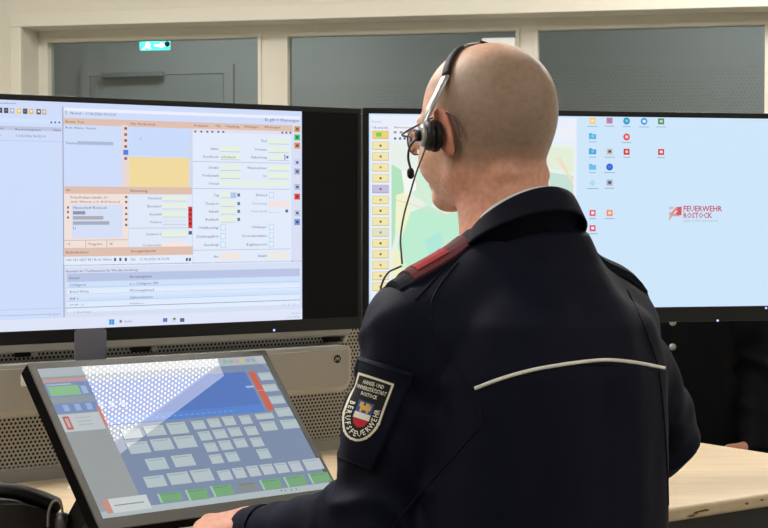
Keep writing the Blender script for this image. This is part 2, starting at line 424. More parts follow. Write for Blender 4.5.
# emergency exit sign over the door, hung in the corridor
SO = -T - HB + 0.7
sa, sz1 = wu(139.5, 41.5, SO); sb, sz0 = wu(168.5, 49.5, SO)
sg = empty('exit_sign', WP + WU * (sa + sb) / 2 + WN * SO + EZ * sz0, 'glowing green and white exit sign hanging in the corridor behind the left window', 'sign')
v, f = wbox(sa, sb, sz0, sz1, SO - 0.03, SO, 0.003); build('sign_box', v, f, emit('exit_green', (70, 226, 206), 3.0), sg)
su = sb - sa; sh = sz1 - sz0
def swhite(pts):
    V, Fc = extrude_poly(WP + WN * SO + WU * sa + EZ * sz0, WU, EZ, WN, [(a * su, b * sh) for a, b in pts], 0.0005, 0.002); return V, Fc
prt = [swhite([(0.52, 0.40), (0.72, 0.40), (0.72, 0.20), (0.95, 0.5), (0.72, 0.80), (0.72, 0.60), (0.52, 0.60)]),
       swhite([(0.25, 0.68), (0.31, 0.68), (0.33, 0.78), (0.31, 0.88), (0.25, 0.88), (0.23, 0.78)]),
       swhite([(0.20, 0.34), (0.33, 0.30), (0.38, 0.62), (0.22, 0.64)]),
       swhite([(0.10, 0.12), (0.16, 0.10), (0.27, 0.34), (0.21, 0.36)]), swhite([(0.28, 0.32), (0.35, 0.12), (0.41, 0.12), (0.34, 0.34)])]
v, f = cat_parts(prt); build('pictogram', v, f, emit('exit_white', (255, 255, 255), 9.0), sg)
v, f = cat_parts([wbox(sa + su * 0.2, sa + su * 0.2 + 0.01, sz1, ZC, SO - 0.02, SO - 0.01), wbox(sa + su * 0.8, sa + su * 0.8 + 0.01, sz1, ZC, SO - 0.02, SO - 0.01)])
build('hanger_rod', v, f, M['steel'], sg)
v, f = lathe(WP + WN * (SO + 0.001) + WU * (sb - 0.005) + EZ * (sz0 + 0.03), WN, [(0.014, 0), (0.016, 0.006), (0.013, 0.02), (0.004, 0.024)], 12)
build('status_lamp', v, f, M['black_plastic'], sg)

# white box fixed on the mullion behind the head
ba, bz1 = wu(481.5, 38, -REC + 0.05); bb = wu(514.5, 40, -REC + 0.05)[0]
bx = empty('wall_box', WP + WU * (ba + bb) / 2 - WN * REC + EZ * (bz1 - 0.13), 'small white plastic box on the window mullion right behind the head', 'box')
v, f = wbox(ba, bb, bz1 - 0.13, bz1, -REC + 0.0125, -REC + 0.05, 0.004); build('box_body', v, f, M['white_plastic'], bx)
v, f = wbox(ba + 0.03, bb - 0.03, bz1 - 0.10, bz1 - 0.06, -REC + 0.05, -REC + 0.053, 0.001); build('cover_plate', v, f, M['lamp_frame'], bx)

# ------------------------------------------------------------------ ceiling lamps
def lamp(name, B, e1, e2, l1, l2, dmat, label, z=ZC, border=None):
    B = np.array([B[0], B[1], z]); e1 = np.array([*e1, 0.0]); e2 = np.array([*e2, 0.0])
    r = empty(name, B + e1 * l1 / 2 + e2 * l2 / 2 - EZ * 0.045, label, 'ceiling lamp', 'ceiling lamps of the control room')
    fw = 0.012
    v, f = cat_parts([obox(B, e1, e2, EZ, -fw, 0, -fw, l2 + fw, -0.045, 0), obox(B, e1, e2, EZ, l1, l1 + fw, -fw, l2 + fw, -0.045, 0),
                      obox(B, e1, e2, EZ, 0, l1, -fw, 0, -0.045, 0), obox(B, e1, e2, EZ, 0, l1, l2, l2 + fw, -0.045, 0), obox(B, e1, e2, EZ, 0, l1, 0, l2, -0.006, 0)])
    build('lamp_frame', v, f, M['lamp_frame'], r)
    b = border or 0.0
    q = [(0, b), (l1, b), (l1, l2), (0, l2)]
    P = [B + e1 * a + e2 * c - EZ * 0.043 for a, c in q] + [B + e1 * a + e2 * c - EZ * 0.035 for a, c in q]
    build('diffuser', P, BOXF, dmat, r, uvs=[(a, c) for a, c in q] * 2)
    if b:
        v, f = obox(B, e1, e2, EZ, 0, l1, 0, b, -0.043, -0.035); build('diffuser_border', v, f, M['lamp_border'], r)
    return r
ra = math.radians(72.9); E1 = (math.cos(ra), math.sin(ra)); E2 = (-math.sin(ra), math.cos(ra))
lamp('ceiling_lamp', (0.955, 3.196), E1, E2, 0.446, 0.62, M['lamp_perf'], 'perforated ceiling lamp mirrored in the touch screen', border=0.042)
wa = (WU[0], WU[1]); wn = (-WU[1], WU[0])
for k, (x, y, lm, lab) in enumerate(((-2.6, 0.8, 'lamp', 'ceiling lamp panel to the left of the camera, out of view'), (1.6, 0.4, 'lamp', 'ceiling lamp panel to the right of the camera, out of view'),
                                 (-2.0, 5.0, 'lamp_back', 'ceiling lamp panel over the left windows, out of view'), (0.9, 5.2, 'lamp_back', 'ceiling lamp panel over the right windows, out of view'),
                                 (-1.9, 3.1, 'lamp_back', 'added ceiling lamp panel brightening the console from over the left end of the desk, out of view'))):  # last lamp is added to brighten the dim console panel
    lamp('ceiling_lamp', (x, y), wa, wn, 1.2, 0.6, M[lm], lab)
p = WP - WN * (T + HB * 0.5)
for k, (du, lab) in enumerate(((-1.9, 'corridor ceiling lamp behind the left window'), (1.2, 'corridor ceiling lamp behind the right window'))):
    q = p + WU * du
    lamp('corridor_lamp', (q[0], q[1]), wa, wn, 1.2, 0.3, M['hall_lamp'], lab)

# ------------------------------------------------------------------ desk (one straight top, turned 36 degrees)
ZD = 1.01
DA = math.radians(36.0); DU = np.array([math.cos(DA), math.sin(DA), 0]); DN = np.array([math.sin(DA), -math.cos(DA), 0])   # along the desk, towards the sitter
DP = on_z(668, 508.5, ZD)                        # a point on the front edge
side = on_z(735, 447.5, ZD); ur = np.dot(side - DP, DU)
DEPTH = 0.96; ul = -1.95
desk = empty('control_desk', DP + DU * (ur + ul) / 2 - DN * DEPTH / 2 - EZ * ZD, 'pale beech sit-stand control desk top on steel columns', 'desk')
v, f = obox(DP, DU, -DN, EZ, ul, ur, 0.0, DEPTH, -0.027, 0, 0.007, 3); build('desk_top', v, f, M['wood'], desk)
for k, uu in enumerate((ul + 0.35, ur - 0.45)):
    v, f = cat_parts([obox(DP - EZ * ZD, DU, -DN, EZ, uu, uu + 0.1, 0.42, 0.52, 0.03, ZD - 0.075), obox(DP - EZ * ZD, DU, -DN, EZ, uu - 0.01, uu + 0.11, 0.41, 0.53, 0.03, 0.62)])
    build('column', v, f, M['steel'], desk)
    v, f = obox(DP - EZ * ZD, DU, -DN, EZ, uu + 0.01, uu + 0.09, 0.12, 0.86, 0, 0.035, 0.006); build('foot', v, f, M['steel'], desk)
    v, f = obox(DP - EZ * ZD, DU, -DN, EZ, uu + 0.01, uu + 0.09, 0.1, 0.86, ZD - 0.075, ZD - 0.027); build('bracket', v, f, M['steel'], desk)
v, f = obox(DP - EZ * ZD, DU, -DN, EZ, ul + 0.03, ur - 0.03, 0.03, 0.90, ZD - 0.14, ZD - 0.0275); build('underframe', v, f, M['black_plastic'], desk)
# chips along the front edge
chip = mat('dark_edge_chip', (120, 92, 64), 0.8, 0.2, var=0.2, vscale=200)
rr = random.Random(5)
for (x, y, n) in ((691, 516, .010), (699, 511.5, .012), (705, 510.5, .012), (696, 513, .008), (747, 503.5, .006), (762, 500, .005)):
    p = on_plane(x, y, DP + DN * 0.0, DN); uu = np.dot(p - DP, DU); zz = p[2]
    pts = [(uu + n * math.cos(a) * (0.8 + .4 * rr.random()), zz - ZD + 0.0022 * math.sin(a) * (0.6 + .8 * rr.random())) for a in np.linspace(0, 2 * math.pi, 9)[:-1]]
    v, f = extrude_poly(DP, DU, EZ, DN, pts, -0.003, 0.0006); build('edge_chip', v, f, chip, desk)

# ------------------------------------------------------------------ perforated console panel at the back of the desk
PP = on_z(40, 481, ZD); PP[2] = ZD
pu = lambda x, y, off=0.0: (lambda q: (np.dot(q - PP, DU), q[2] - ZD))(on_plane(x, y, PP + DN * off, DN))
pr = 1.18; pl = -0.62; PH = 0.45
panel = empty('console_panel', PP + DU * (pr + pl) / 2, 'grey perforated metal console panel along the back of the desk', 'panel')
def pbox(u0, u1, z0, z1, w0, w1, bev=0): return obox(PP, DU, EZ, DN, u0, u1, z0, z1, w0, w1, bev)
zb = pu(40, 468.5)[1]
v, f = pbox(pl, pr, 0.001, PH, -0.05, -0.04); build('back_sheet', v, f, M['dark_inside'], panel)
q = [(pl, zb), (pr, zb), (pr, PH), (pl, PH)]
build('perforated_sheet', [PP + DU * a + EZ * b - DN * 0.001 for a, b in q], [[0, 1, 2, 3]], M['perf'], panel, uvs=q)
v, f = pbox(pl, pr, 0.0005, zb, -0.04, 0.002, 0.001); build('bottom_rail', v, f, M['grey_metal'], panel)
v, f = pbox(pl, pr, PH - 0.03, PH, -0.04, 0.004, 0.002); build('top_rail', v, f, M['grey_metal'], panel)
for uu in (pl, pr - 0.02):
    v, f = pbox(uu, uu + 0.02, zb, PH - 0.03, -0.04, 0.003, 0.001); build('side_rail', v, f, M['grey_metal'], panel)
# ledge just under the monitors with raised dark blocks standing in for the shaded slots
zl0 = pu(300, 337.5, 0.02)[1]; zl1 = pu(300, 329, 0.02)[1]; ue = pu(351, 335, 0.02)[0]
v, f = pbox(pl, ue, zl0, zl1 + 0.02, 0.0, 0.02, 0.003); build('ledge', v, f, M['grey_metal'], panel)
for (x0, x1, y) in ((324, 340, 340), (132, 150, 350), (15, 30, 355)):
    a, z = pu(x0, y, 0.004); b = pu(x1, y, 0.004)[0]
    v, f = pbox(a, b, z - 0.005, z + 0.005, 0.0, 0.006, 0.001); build('dark_slot', v, f, M['dark_inside'], panel)
    a2 = pu(x1 + 5, y, 0.004)[0]
    v, f = lathe(PP + DU * a2 + EZ * z, DN, [(0.007, 0), (0.007, 0.004), (0.003, 0.006)], 12); build('screw_head', v, f, M['silver'], panel)
# long moulded radio housing hung on the panel
HO = 0.055
hz1 = np.mean([pu(300, 349, HO)[1], pu(10, 365, HO)[1]]); hz0 = np.mean([pu(320, 395.5, HO)[1], pu(10, 416, HO)[1]]); hr = pu(353, 370, HO)[0]
hs = empty('radio_housing', PP + DU * (hr - 0.4) + EZ * hz0, 'long beige-grey moulded radio housing with a round dark badge, on the perforated panel', 'housing')
v, f = extrude_poly(PP, DU, EZ, DN, round_rect(pl + 0.02, hr, hz0, hz1, 0.012, 5, (0.03, 0.012, 0.012, 0.03)), 0.0005, HO - 0.008)
build('housing_back', v, f, M['grey_light'], hs)
v, f = extrude_poly(PP, DU, EZ, DN, round_rect(pl + 0.03, hr - 0.012, hz0 + 0.012, hz1 - 0.008, 0.012, 5, (0.022, 0.006, 0.006, 0.022)), HO - 0.008, HO)
build('front_cover', v, f, M['grey_plastic'], hs)
bu, bz = pu(337, 359, HO)
bp = PP + DU * bu + EZ * bz + DN * HO
v, f = lathe(bp, DN, [(0.0125, 0), (0.0125, 0.001), (0.011, 0.0015)], 24); bo = build('badge', v, f, M['silver'], hs)
v, f = lathe(bp, DN, [(0.0095, 0.0012), (0.0095, 0.002)], 24); build('badge_disc', v, f, M['black_plastic'], bo)
g = lambda pts: extrude_poly(bp, DU, EZ, DN, pts, 0.002, 0.0026)
v, f = cat_parts([g([(-.0065, -.004), (-.0045, -.004), (-.0022, .004), (-.0036, .004)]), g([(-.0022, .004), (-.0036, .004), (-.0006, -.002), (.0, .0005)]),
                  g([(.0065, -.004), (.0036, .004), (.0022, .004), (.0045, -.004)]), g([(.0022, .004), (.0, .0005), (.0006, -.002), (.0036, .004)])])
build('badge_emblem', v, f, M['silver'], bo)

# ------------------------------------------------------------------ monitors
class UI:
    """flat print on a screen plane: every rect and text is given by the pixels of two of its corners"""
    def __init__(s, O, U, V, N): s.O, s.U, s.V, s.N = [np.asarray(a, float) for a in (O, U, V, N)]; s.clear()
    def clear(s): s.v, s.f, s.c, s.n = [], [], [], 0
    def uv(s, x, y): q = on_plane(x, y, s.O, s.N) - s.O; return np.dot(q, s.U), np.dot(q, s.V)
    def pt(s, a, b, k): return s.O + a * s.U + b * s.V + s.N * (0.00025 * k)
    def add(s, pts, faces, col, k):
        s.v += [s.pt(a, b, k) for a, b in pts]; s.f += [[i + s.n for i in q] for q in faces]
        s.c += [lin(col)] * len(pts); s.n += len(pts)
    def ruv(s, a0, b0, a1, b1, col, k=1): s.add([(a0, b0), (a1, b0), (a1, b1), (a0, b1)], [[0, 1, 2, 3]], col, k)
    def rect(s, x0, y0, x1, y1, col, k=1):
        a0, b1 = s.uv(x0, y0); a1, b0 = s.uv(x1, y1); s.ruv(a0, b0, a1, b1, col, k); return a0, b0, a1, b1
    def poly(s, pts, col, k=1):
        q = [s.uv(x, y) for x, y in pts]; s.add(q, [list(range(len(q)))[::-1]], col, k)
    def hline(s, x0, x1, y, col, th=0.0008, k=3):
        a0, b = s.uv(x0, y); a1 = s.uv(x1, y)[0]; s.ruv(a0, b - th / 2, a1, b + th / 2, col, k)
    def vline(s, x, y0, y1, col, th=0.0008, k=3):
        a, b1 = s.uv(x, y0); b0 = s.uv(x, y1)[1]; s.ruv(a - th / 2, b0, a + th / 2, b1, col, k)
    def disc(s, x, y, rpx, col, k=3, n=14):
        a, b = s.uv(x, y); r = s.uv(x + rpx, y)[0] - a
        s.add([(a + r * math.cos(t), b + r * math.sin(t)) for t in np.linspace(0, 2 * math.pi, n + 1)[:-1]], [list(range(n))], col, k)
    def text(s, x, y, txt, hpx, col, k=4, align='l', width=None, bold=False):
        """(x, y): left or right end at the middle of the line, hpx: cap height, width: px to fit"""
        v, f = text2d(txt, bold)
        if not len(v): return
        a, b = s.uv(x, y); b1 = s.uv(x, y - hpx / 2)[1]; h = (b1 - b) * 2
        w = v[:, 0].max(); sx = h
        if width: sx = abs(s.uv(x + width, y)[0] - a) / w
        v = v * [sx, h]
        if align == 'r': v = v - [v[:, 0].max(), 0]
        if align == 'c': v = v - [v[:, 0].max() / 2, 0]
        s.add([(a + p, b - h / 2 + q) for p, q in v], f, col, k)
    def flush(s, name, parent, m):
        o = build(name, s.v, s.f, m, parent, colors=np.array(s.c)); s.clear(); return o

def mon_frame(PA, PB):
    """PA left / PB right point of the front face (plan); frame along the monitor"""
    U = np.array([PB[0] - PA[0], PB[1] - PA[1], 0]); U /= np.linalg.norm(U); return U, np.array([U[1], -U[0], 0])
def make_monitor(name, label, A, U, N, z0, z1, u0, u1, bt, bb, bs):
    O = np.array([A[0], A[1], z0]); H = z1 - z0
    r = empty(name, O + U * (u0 + u1) / 2, label, 'monitor')
    bx_ = lambda a0, a1, b0, b1, w0, w1, bev=0: obox(O, U, EZ, N, a0, a1, b0, b1, w0, w1, bev)
    v, f = cat_parts([bx_(u0, u1, H - bt, H, -0.02, 0, 0.0015), bx_(u0, u1, 0, bb, -0.02, 0, 0.0015), bx_(u0, u0 + bs, bb, H - bt, -0.02, 0, 0.0015), bx_(u1 - bs, u1, bb, H - bt, -0.02, 0, 0.0015)])
    build('bezel', v, f, M['bezel'], r)
    v, f = cat_parts([bx_(u0 + 0.005, u1 - 0.005, 0.005, H - 0.005, -0.045, -0.018, 0.01), bx_((u0 + u1) / 2 - 0.25, (u0 + u1) / 2 + 0.25, 0.08, H - 0.08, -0.07, -0.04, 0.01)])
    build('rear_shell', v, f, M['black_plastic'], r)
    v, f = bx_(u0 + bs, u1 - bs, bb, H - bt, -0.015, -0.0015); sc = build('screen', v, f, M['panel_off'], r)
    return r, sc, O
# left monitor
A = at_depth(0, 220, 2.73); B = at_depth(361.5, 220, 3.13); U1, N1 = mon_frame(A, B)
LB = np.array([B[0], B[1], 0])
z1 = np.mean([on_plane(2, 93.5, LB, N1)[2], on_plane(361, 108, LB, N1)[2], on_plane(180, 101.5, LB, N1)[2]])
z0 = np.mean([on_plane(2, 346, LB, N1)[2], on_plane(361, 328.5, LB, N1)[2]])
LW = 1.0
ml, sl, LO = make_monitor('monitor', 'wide monitor at the left showing a peach-headed dispatch form', LB, U1, N1, z0, z1, -LW, 0.0, 0.010, 0.023, 0.008)
# right monitor
A2 = at_depth(363, 220, 3.145); B2 = at_depth(768, 220, 3.327); U2, N2 = mon_frame(A2, B2)
RB = np.array([A2[0], A2[1], 0])
y1 = np.mean([on_plane(370, 108.5, RB, N2)[2], on_plane(766, 112.5, RB, N2)[2]])
y0 = np.mean([on_plane(668, 322, RB, N2)[2], on_plane(766, 320.5, RB, N2)[2]])
RW = 1.38
mr, sr, RO = make_monitor('monitor', 'extra-wide monitor behind the officer showing a pale blue desktop with icons', RB, U2, N2, y0, y1, 0.0, RW, 0.011, 0.030, 0.012)
# support arms from the console panel
for (O_, U_, N_, uc, mo, pa) in ((LO, U1, N1, -LW * 0.42, ml, 0.35), (RO, U2, N2, RW * 0.36, mr, 1.14)):
    c = O_ + U_ * uc + EZ * 0.21 - N_ * 0.07
    e = PP + DU * pa + EZ * 0.0; e[2] = c[2]
    v, f = cat_parts([tube([c + N_ * 0.002, (c + e) / 2, e - DN * 0.02], 0.018, 10), obox(c, U_, EZ, N_, -0.05, 0.05, -0.05, 0.05, -0.012, 0.0)])
    build('support_arm', v, f, M['black_plastic'], mo)
    v, f = tube([np.array([e[0], e[1], ZD + 0.001]) - DN * 0.07, np.array([e[0], e[1], e[2] + 0.05]) - DN * 0.07], 0.02, 12); build('support_post', v, f, M['black_plastic'], mo)
for (O_, U_, N_, mo, xs_) in ((LO, U1, N1, ml, ((274, 330.2),)), (RO, U2, N2, mr, ((717.5, 320.5), (766, 308)))):
    for (x, y) in xs_:
        q = on_plane(x, y, O_, N_); v, f = lathe(q, N_, [(0.0022, 0), (0.0022, 0.001), (0.001, 0.0015)], 10); build('power_light', v, f, M['led'], mo)

# ---- picture of the left monitor
BLUE = (205, 220, 250); PEACH = (222, 190, 174); PINK = (240, 222, 216); INK = (66, 70, 92); FIELD = (229, 239, 224); GRY = (150, 155, 175)  # screen tints washed out to carry the veiling haze
ui = UI(LO - N1 * 0.0015 + N1 * 0.0003, U1, EZ, N1)
s_b0 = 0.023; s_b1 = (z1 - z0) - 0.010
u302 = ui.uv(302, 215)[0]
ui.ruv(-LW + 0.13, s_b0, u302, s_b1, (206, 219, 249), 0)
ui.rect(-40, 136, 62, 318, (204, 220, 250), 1)
for x, c in ((0, INK), (6, INK), (12, (180, 180, 190)), (19, (240, 200, 80)), (25, INK), (31, (236, 186, 90)), (38.5, (90, 90, 90)), (44, (200, 170, 140))):
    ui.rect(x - 2.2, 107.5 + x * .04, x + 2.2, 113 + x * .04, c, 3)
    ui.rect(x - 1, 109 + x * .04, x + 1, 111 + x * .04, (236, 236, 240) if c != INK else (120, 120, 130), 4)
ui.text(-2, 102.8, 'Einsatzübersicht', 1.7, INK, width=18)
ui.rect(-40, 116.5, 61.5, 124, (206, 226, 255), 2)
for x in (51, 55, 59): ui.poly([(x - 1.3, 123.2), (x + 1.3, 123.2), (x, 121)], INK, 4)
ui.rect(-40, 124.5, 61.5, 131.5, (190, 196, 220), 2)
ui.text(0, 128.4, 'Nr.', 2.0, INK); ui.text(15, 129.2, 'Bearbeitungsstart', 2.2, INK, width=26); ui.text(53, 130, 'Name', 2.0, INK, width=8)
ui.text(15, 135.6, '11.06.2026 06:02:13', 2.2, INK, width=30); ui.text(0, 135.2, '1', 2.2, INK)
ui.hline(-40, 61.5, 139.3, (170, 185, 215), .0006)
ui.hline(-40, 61, 311.5, (168, 180, 205), .0006); ui.hline(-40, 61, 317.5, (160, 170, 195), .0008)
for x in (49, 53.5, 57): ui.text(x, 315, '/', 2.4, INK)
ui.vline(62.6, 106.5, 317, (150, 148, 168), .0016)
ui.flush('window_list', sl, M['ui'])
# form window
ui.rect(63.5, 107.6, 300, 119.5, (234, 238, 252), 1)
ui.text(70, 113.0, 'Notruf – 11.06.2026 06:16:30', 2.7, INK, width=46); ui.rect(64.6, 110.4, 67, 114.8, (200, 200, 210), 3)
ui.text(298.5, 120.6, 'Es gibt 0 Warnungen', 3.0, (70, 60, 120), align='r', width=33)
ui.rect(63.5, 117.8, 301, 132.0, PEACH, 1)
ui.text(65, 121.5, 'Einsatz, Text', 2.3, INK, width=19); ui.text(130, 123.6, 'Was, Was-Beschreib', 2.3, INK, width=25)
for x, t, wd in ((194, 'Probanden', 14), (215, 'TUN', 5), (225, 'Umgebung', 14), (244, 'Meldungen', 14), (264, 'Warnungen', 16)): ui.text(x, 125.5 + (x - 194) * .02, t, 2.2, INK, width=wd)
ui.rect(64, 124.5, 121, 186, BLUE, 3)
ui.text(65, 127.4, 'Rost, Hanna, Charina', 2.3, INK, k=5, width=31); ui.text(65, 143, 'Telefon', 2.3, INK, k=5, width=12); ui.rect(77, 141.2, 113, 145.4, (172, 184, 212), 5)
ui.rect(121.4, 125, 128, 187.5, (232, 214, 214), 3)
for y in (128.5, 134.5, 140.5, 146.5, 158.5): ui.rect(124, y - 1.3, 126.8, y + 1.3, (110, 95, 105), 5)
ui.rect(123, 149.8, 128, 155, (74, 128, 230), 5)
ui.rect(128.4, 127, 190, 157, (200, 218, 250), 3); ui.text(140, 138.5, 'I', 3, INK, k=5)
ui.rect(128.4, 156.8, 189, 187.5, (240, 217, 158), 4)
ui.rect(189.4, 129, 192.2, 188, (210, 214, 236), 4)
ui.rect(64, 186.3, 192, 194.5, PEACH, 5); ui.text(65.5, 190.1, 'Wo', 2.4, INK, k=6, width=5); ui.text(130, 190.6, 'Einleitung', 2.6, INK, k=6, width=17)
ui.rect(64, 193.2, 128, 247.5, (240, 224, 218), 3)
ui.text(70, 197.3, 'Fritz-Pickart-Straße 10', 2.4, INK, k=6, width=37); ui.text(70, 201.6, 'Stadt: Warnow, u. D. BOD Rostock', 2.2, INK, k=6, width=50)
ui.rect(71.5, 204.6, 122.5, 238, (212, 222, 246), 4)
ui.text(72.5, 207.6, 'Hansestadt Rostock', 2.6, INK, k=6, width=34)
for (x0, x1, y, c) in ((72.5, 85, 212.8, (140, 150, 172)), (72.5, 103, 217.8, (172, 170, 178)), (72.5, 109, 223, (164, 172, 190))): ui.rect(x0, y - 1.7, x1, y + 1.7, c, 6)
ui.text(72.5, 228.2, '51', 2.6, INK, k=6)
for y in (207.5, 212, 217.5): ui.rect(66.8, y - 1.1, 68.6, y + 1.1, (110, 80, 90), 5)
for y in (197, 202, 208, 214, 219.5, 225): ui.rect(124.8, y - 1.1, 127, y + 1.1, (110, 95, 105), 5)
ui.hline(64, 128, 240.4, (190, 140, 120), .0008, 5); ui.vline(85.5, 240.4, 247.6, (160, 120, 110), .0008, 5); ui.vline(106.5, 240, 247.2, (160, 120, 110), .0008, 5)
ui.text(66, 244.2, 'UT', 2.4, (130, 100, 100), k=6); ui.text(88, 244, 'Flugplatz', 2.4, (130, 100, 100), k=6, width=14); ui.text(109, 243.8, 'EK', 2.4, (130, 100, 100), k=6)
ui.rect(128.4, 193.5, 192, 248, (222, 232, 248), 3)
for y, t, wd in ((198.2, 'Darstand', 13), (206.2, 'Einsatzart', 14), (214.2, 'Auswahl', 12), (222, 'Position', 11)):
    ui.text(161, y, t, 2.3, INK, k=6, align='r', width=wd); ui.rect(162, y - 2.6, 186, y + 2.6, FIELD if y < 220 else (220, 228, 244), 5); ui.hline(162, 186, y + 2.8, (140, 150, 150), .0005, 6)
ui.hline(129, 187, 228.2, (140, 140, 160), .0006, 5)
ui.text(161, 234, 'Stichwort 2', 2.3, INK, k=6, align='r', width=15); ui.rect(162, 231, 186, 237, FIELD, 5); ui.hline(162, 186, 237.2, (140, 150, 150), .0005, 6)
ui.text(161, 245, 'Sonderrechte', 2.3, (130, 110, 120), k=6, align='r', width=18); ui.rect(162, 242.6, 188, 246.8, (246, 228, 222), 5)
ui.rect(187.8, 206.6, 192, 228.2, (214, 62, 58), 6)
for y in (210, 214.5, 219, 223.5): ui.rect(188.8, y - 1, 191, y + 1, (120, 20, 24), 7)
ui.rect(188.2, 231, 191.6, 234.5, (90, 90, 110), 6)
ui.rect(63.5, 248, 192.5, 254.6, PEACH, 6); ui.text(65.5, 252.3, 'Rückrufnummer', 2.4, INK, k=7, width=23); ui.text(130.5, 251, 'Anzeigezeitpunkt', 2.6, INK, k=7, width=25)
ui.rect(63.5, 255.2, 192.5, 264.5, (226, 236, 252), 3)
ui.text(65.5, 260, '+49 151 6427 451 Rost, Hanna', 2.4, INK, k=6, width=46); ui.text(130.5, 259.2, 'Zur.', 2.4, INK, k=6); ui.text(139, 259.2, '11.06.2026 06:16:30', 2.6, INK, k=6, width=30)
for x in (114.7, 120, 125.5, 186.5, 189.5): ui.rect(x - 1, 258, x + 1, 261, INK, 6)
# right form
ui.rect(192.6, 128.4, 291.5, 262.5, (224, 234, 250), 3); ui.rect(192.6, 128.4, 291.5, 134.8, (226, 222, 236), 4)
for x in (195, 201, 207, 212, 218, 223, 282, 286, 290): ui.rect(x - .9, 130.6 + (x - 195) * .012, x + .9, 132.6 + (x - 195) * .012, (90, 90, 120), 5)
for y in (161.5, 188.5, 250.3): ui.hline(193, 290, y, (140, 140, 168), .0006, 5)
for y, t, wd, fd in ((148.8, 'Name', 8, 1), (156.8, 'Geschlecht', 16, 1), (167.6, 'Straße', 10, 1), (175.6, 'Postleitzahl', 16, 1), (183.5, 'Ortsteil', 10, 2), (195, 'Tag', 5, 1), (203.6, 'Transport', 13, 1),
                     (211.4, 'Ankunft', 10, 1), (219.4, 'Rückkunft', 13, 1), (227.6, 'Unfallbeteiligt', 20, 0), (236.2, 'Zuzahlungspflicht', 22, 0), (244.6, 'Genehmigt', 15, 0), (256.4, 'Art', 5, 3)):
    ui.text(218.3, y, t, 2.4, INK, k=6, align='r', width=wd)
    if fd == 1: ui.rect(220, y - 2.8, 240 if y < 190 else 235.5, y + 2.6, FIELD, 5); ui.hline(220, 240 if y < 190 else 235.5, y + 2.8, (120, 130, 130), .0005, 6)
    if fd == 2: ui.rect(220, y - 2.8, 288.5, y + 2.6, FIELD, 5)
    if fd == 3: ui.rect(220, y - 3, 241, y + 3, (242, 228, 222), 5)
    if fd == 0: ui.rect(220, y - 3, 225.5, y + 3, (180, 206, 230), 5); ui.rect(220.6, y - 2.4, 224.9, y + 2.4, (226, 238, 252), 6)
    if 190 < y < 221: ui.rect(237, y - 1.6, 239.6, y + 1.6, (90, 120, 140), 6)
ui.text(220.5, 156.8, 'unbekannt', 2.4, INK, k=7, width=15); ui.rect(230, 192.4, 236, 197.6, (176, 200, 230), 6)
for y, t, wd, fd in ((141, 'Titel', 6, 1), (149.6, 'Vorname', 12, 1), (157.4, 'Geburtstag', 16, 1), (168, 'Hausnummer', 19, 1), (176, 'Ort', 4, 1), (195, 'Zahlend', 11, 0), (203.4, 'Überweisung', 15, 3),
                     (211.2, 'Unterschrift', 16, 4), (226.8, 'Schwanger', 15, 0), (235.6, 'Kostenübernahme', 24, 0), (244.2, 'Begleitperson', 20, 0), (255.6, 'Anzahl', 9, 5)):
    ui.text(266.4, y, t, 2.4, INK if fd not in (3, 4) else (150, 155, 175), k=6, align='r', width=wd)
    if fd == 1: ui.rect(268, y - 2.8, 288.5 if t != 'Geburtstag' else 283, y + 2.6, FIELD, 5); ui.hline(268, 288.5, y + 2.8, (120, 130, 130), .0005, 6)
    if fd == 0: ui.rect(268.5, y - 3, 273.6, y + 3, (180, 206, 230), 5); ui.rect(269, y - 2.4, 273, y + 2.4, (226, 238, 252), 6)
    if fd == 3: ui.rect(268, y - 3, 289, y + 4, (240, 226, 228), 5)
    if fd == 4: ui.hline(268, 279, y + 1, (190, 170, 150), .0006, 6); ui.rect(285, y - 1.6, 287.6, y + 1.2, (80, 90, 120), 6)
    if fd == 5: ui.rect(268, y - 3, 288, y + 3, (236, 232, 226), 5)
ui.rect(284, 154.6, 285, 160, (110, 120, 160), 6); ui.rect(286, 156, 288, 158.4, (80, 90, 120), 6)
ui.rect(292.5, 122.5, 300.6, 263, (218, 222, 240), 3)
for y, c in ((129.2, (206, 150, 90)), (137.4, (60, 190, 120)), (145.6, (214, 140, 90)), (162.5, (190, 205, 240)), (171.5, (160, 170, 200)), (187, (170, 190, 225)), (196.6, (224, 70, 60)), (213, (190, 200, 230)), (222, (110, 150, 210))):
    ui.rect(294, y - 3, 299.6, y + 3, c, 5); ui.rect(295.8, y - 1.1, 298, y + 1.1, (60, 62, 80) if c[0] < 230 else (120, 20, 20), 6)
ui.flush('window_form', sl, M['ui'])
# lower table window
ui.hline(63.5, 301, 265.6, (140, 144, 168), .0018)
ui.rect(63.5, 266.5, 301, 309.5, (214, 222, 244), 1)
ui.text(65.5, 271.3, 'Auswahl der Textbausteine für Was-Beschreibung', 2.4, INK, width=72)
ui.rect(66.5, 273.6, 299.5, 276.6, (184, 196, 228), 2); ui.text(69, 278, 'Kürzel', 2.5, INK, width=10); ui.text(129.5, 276.6, 'Ersetzungstext', 2.5, INK, width=22)
for k_, (y, a_, b_, wa2, wb2) in enumerate(((285, 'Schlägerei', 'z. s. Schlägerei, EN', 16, 28), (291.8, 'Brand Wohn', 'Wohnungsbrand', 19, 24), (298.8, 'INF 1', 'Infektionstransport', 8, 23), (305, 'INF 2', 'Infektion', 14, 14))):
    ui.rect(67, y - 3.2, 299.5, y + 2.6 - 3.5, (206, 224, 250) if k_ % 2 == 0 else (224, 236, 254), 2)
    ui.text(69.5, y, a_, 2.5 if k_ < 3 else 1.2, INK, width=wa2); ui.text(129.5, y - 1.4, b_, 2.5 if k_ < 3 else 1.2, INK, width=wb2); ui.hline(67, 299.5, y + 2.7, (160, 172, 204), .0005)
ui.hline(64, 300, 308.2, (140, 150, 180), .0008)
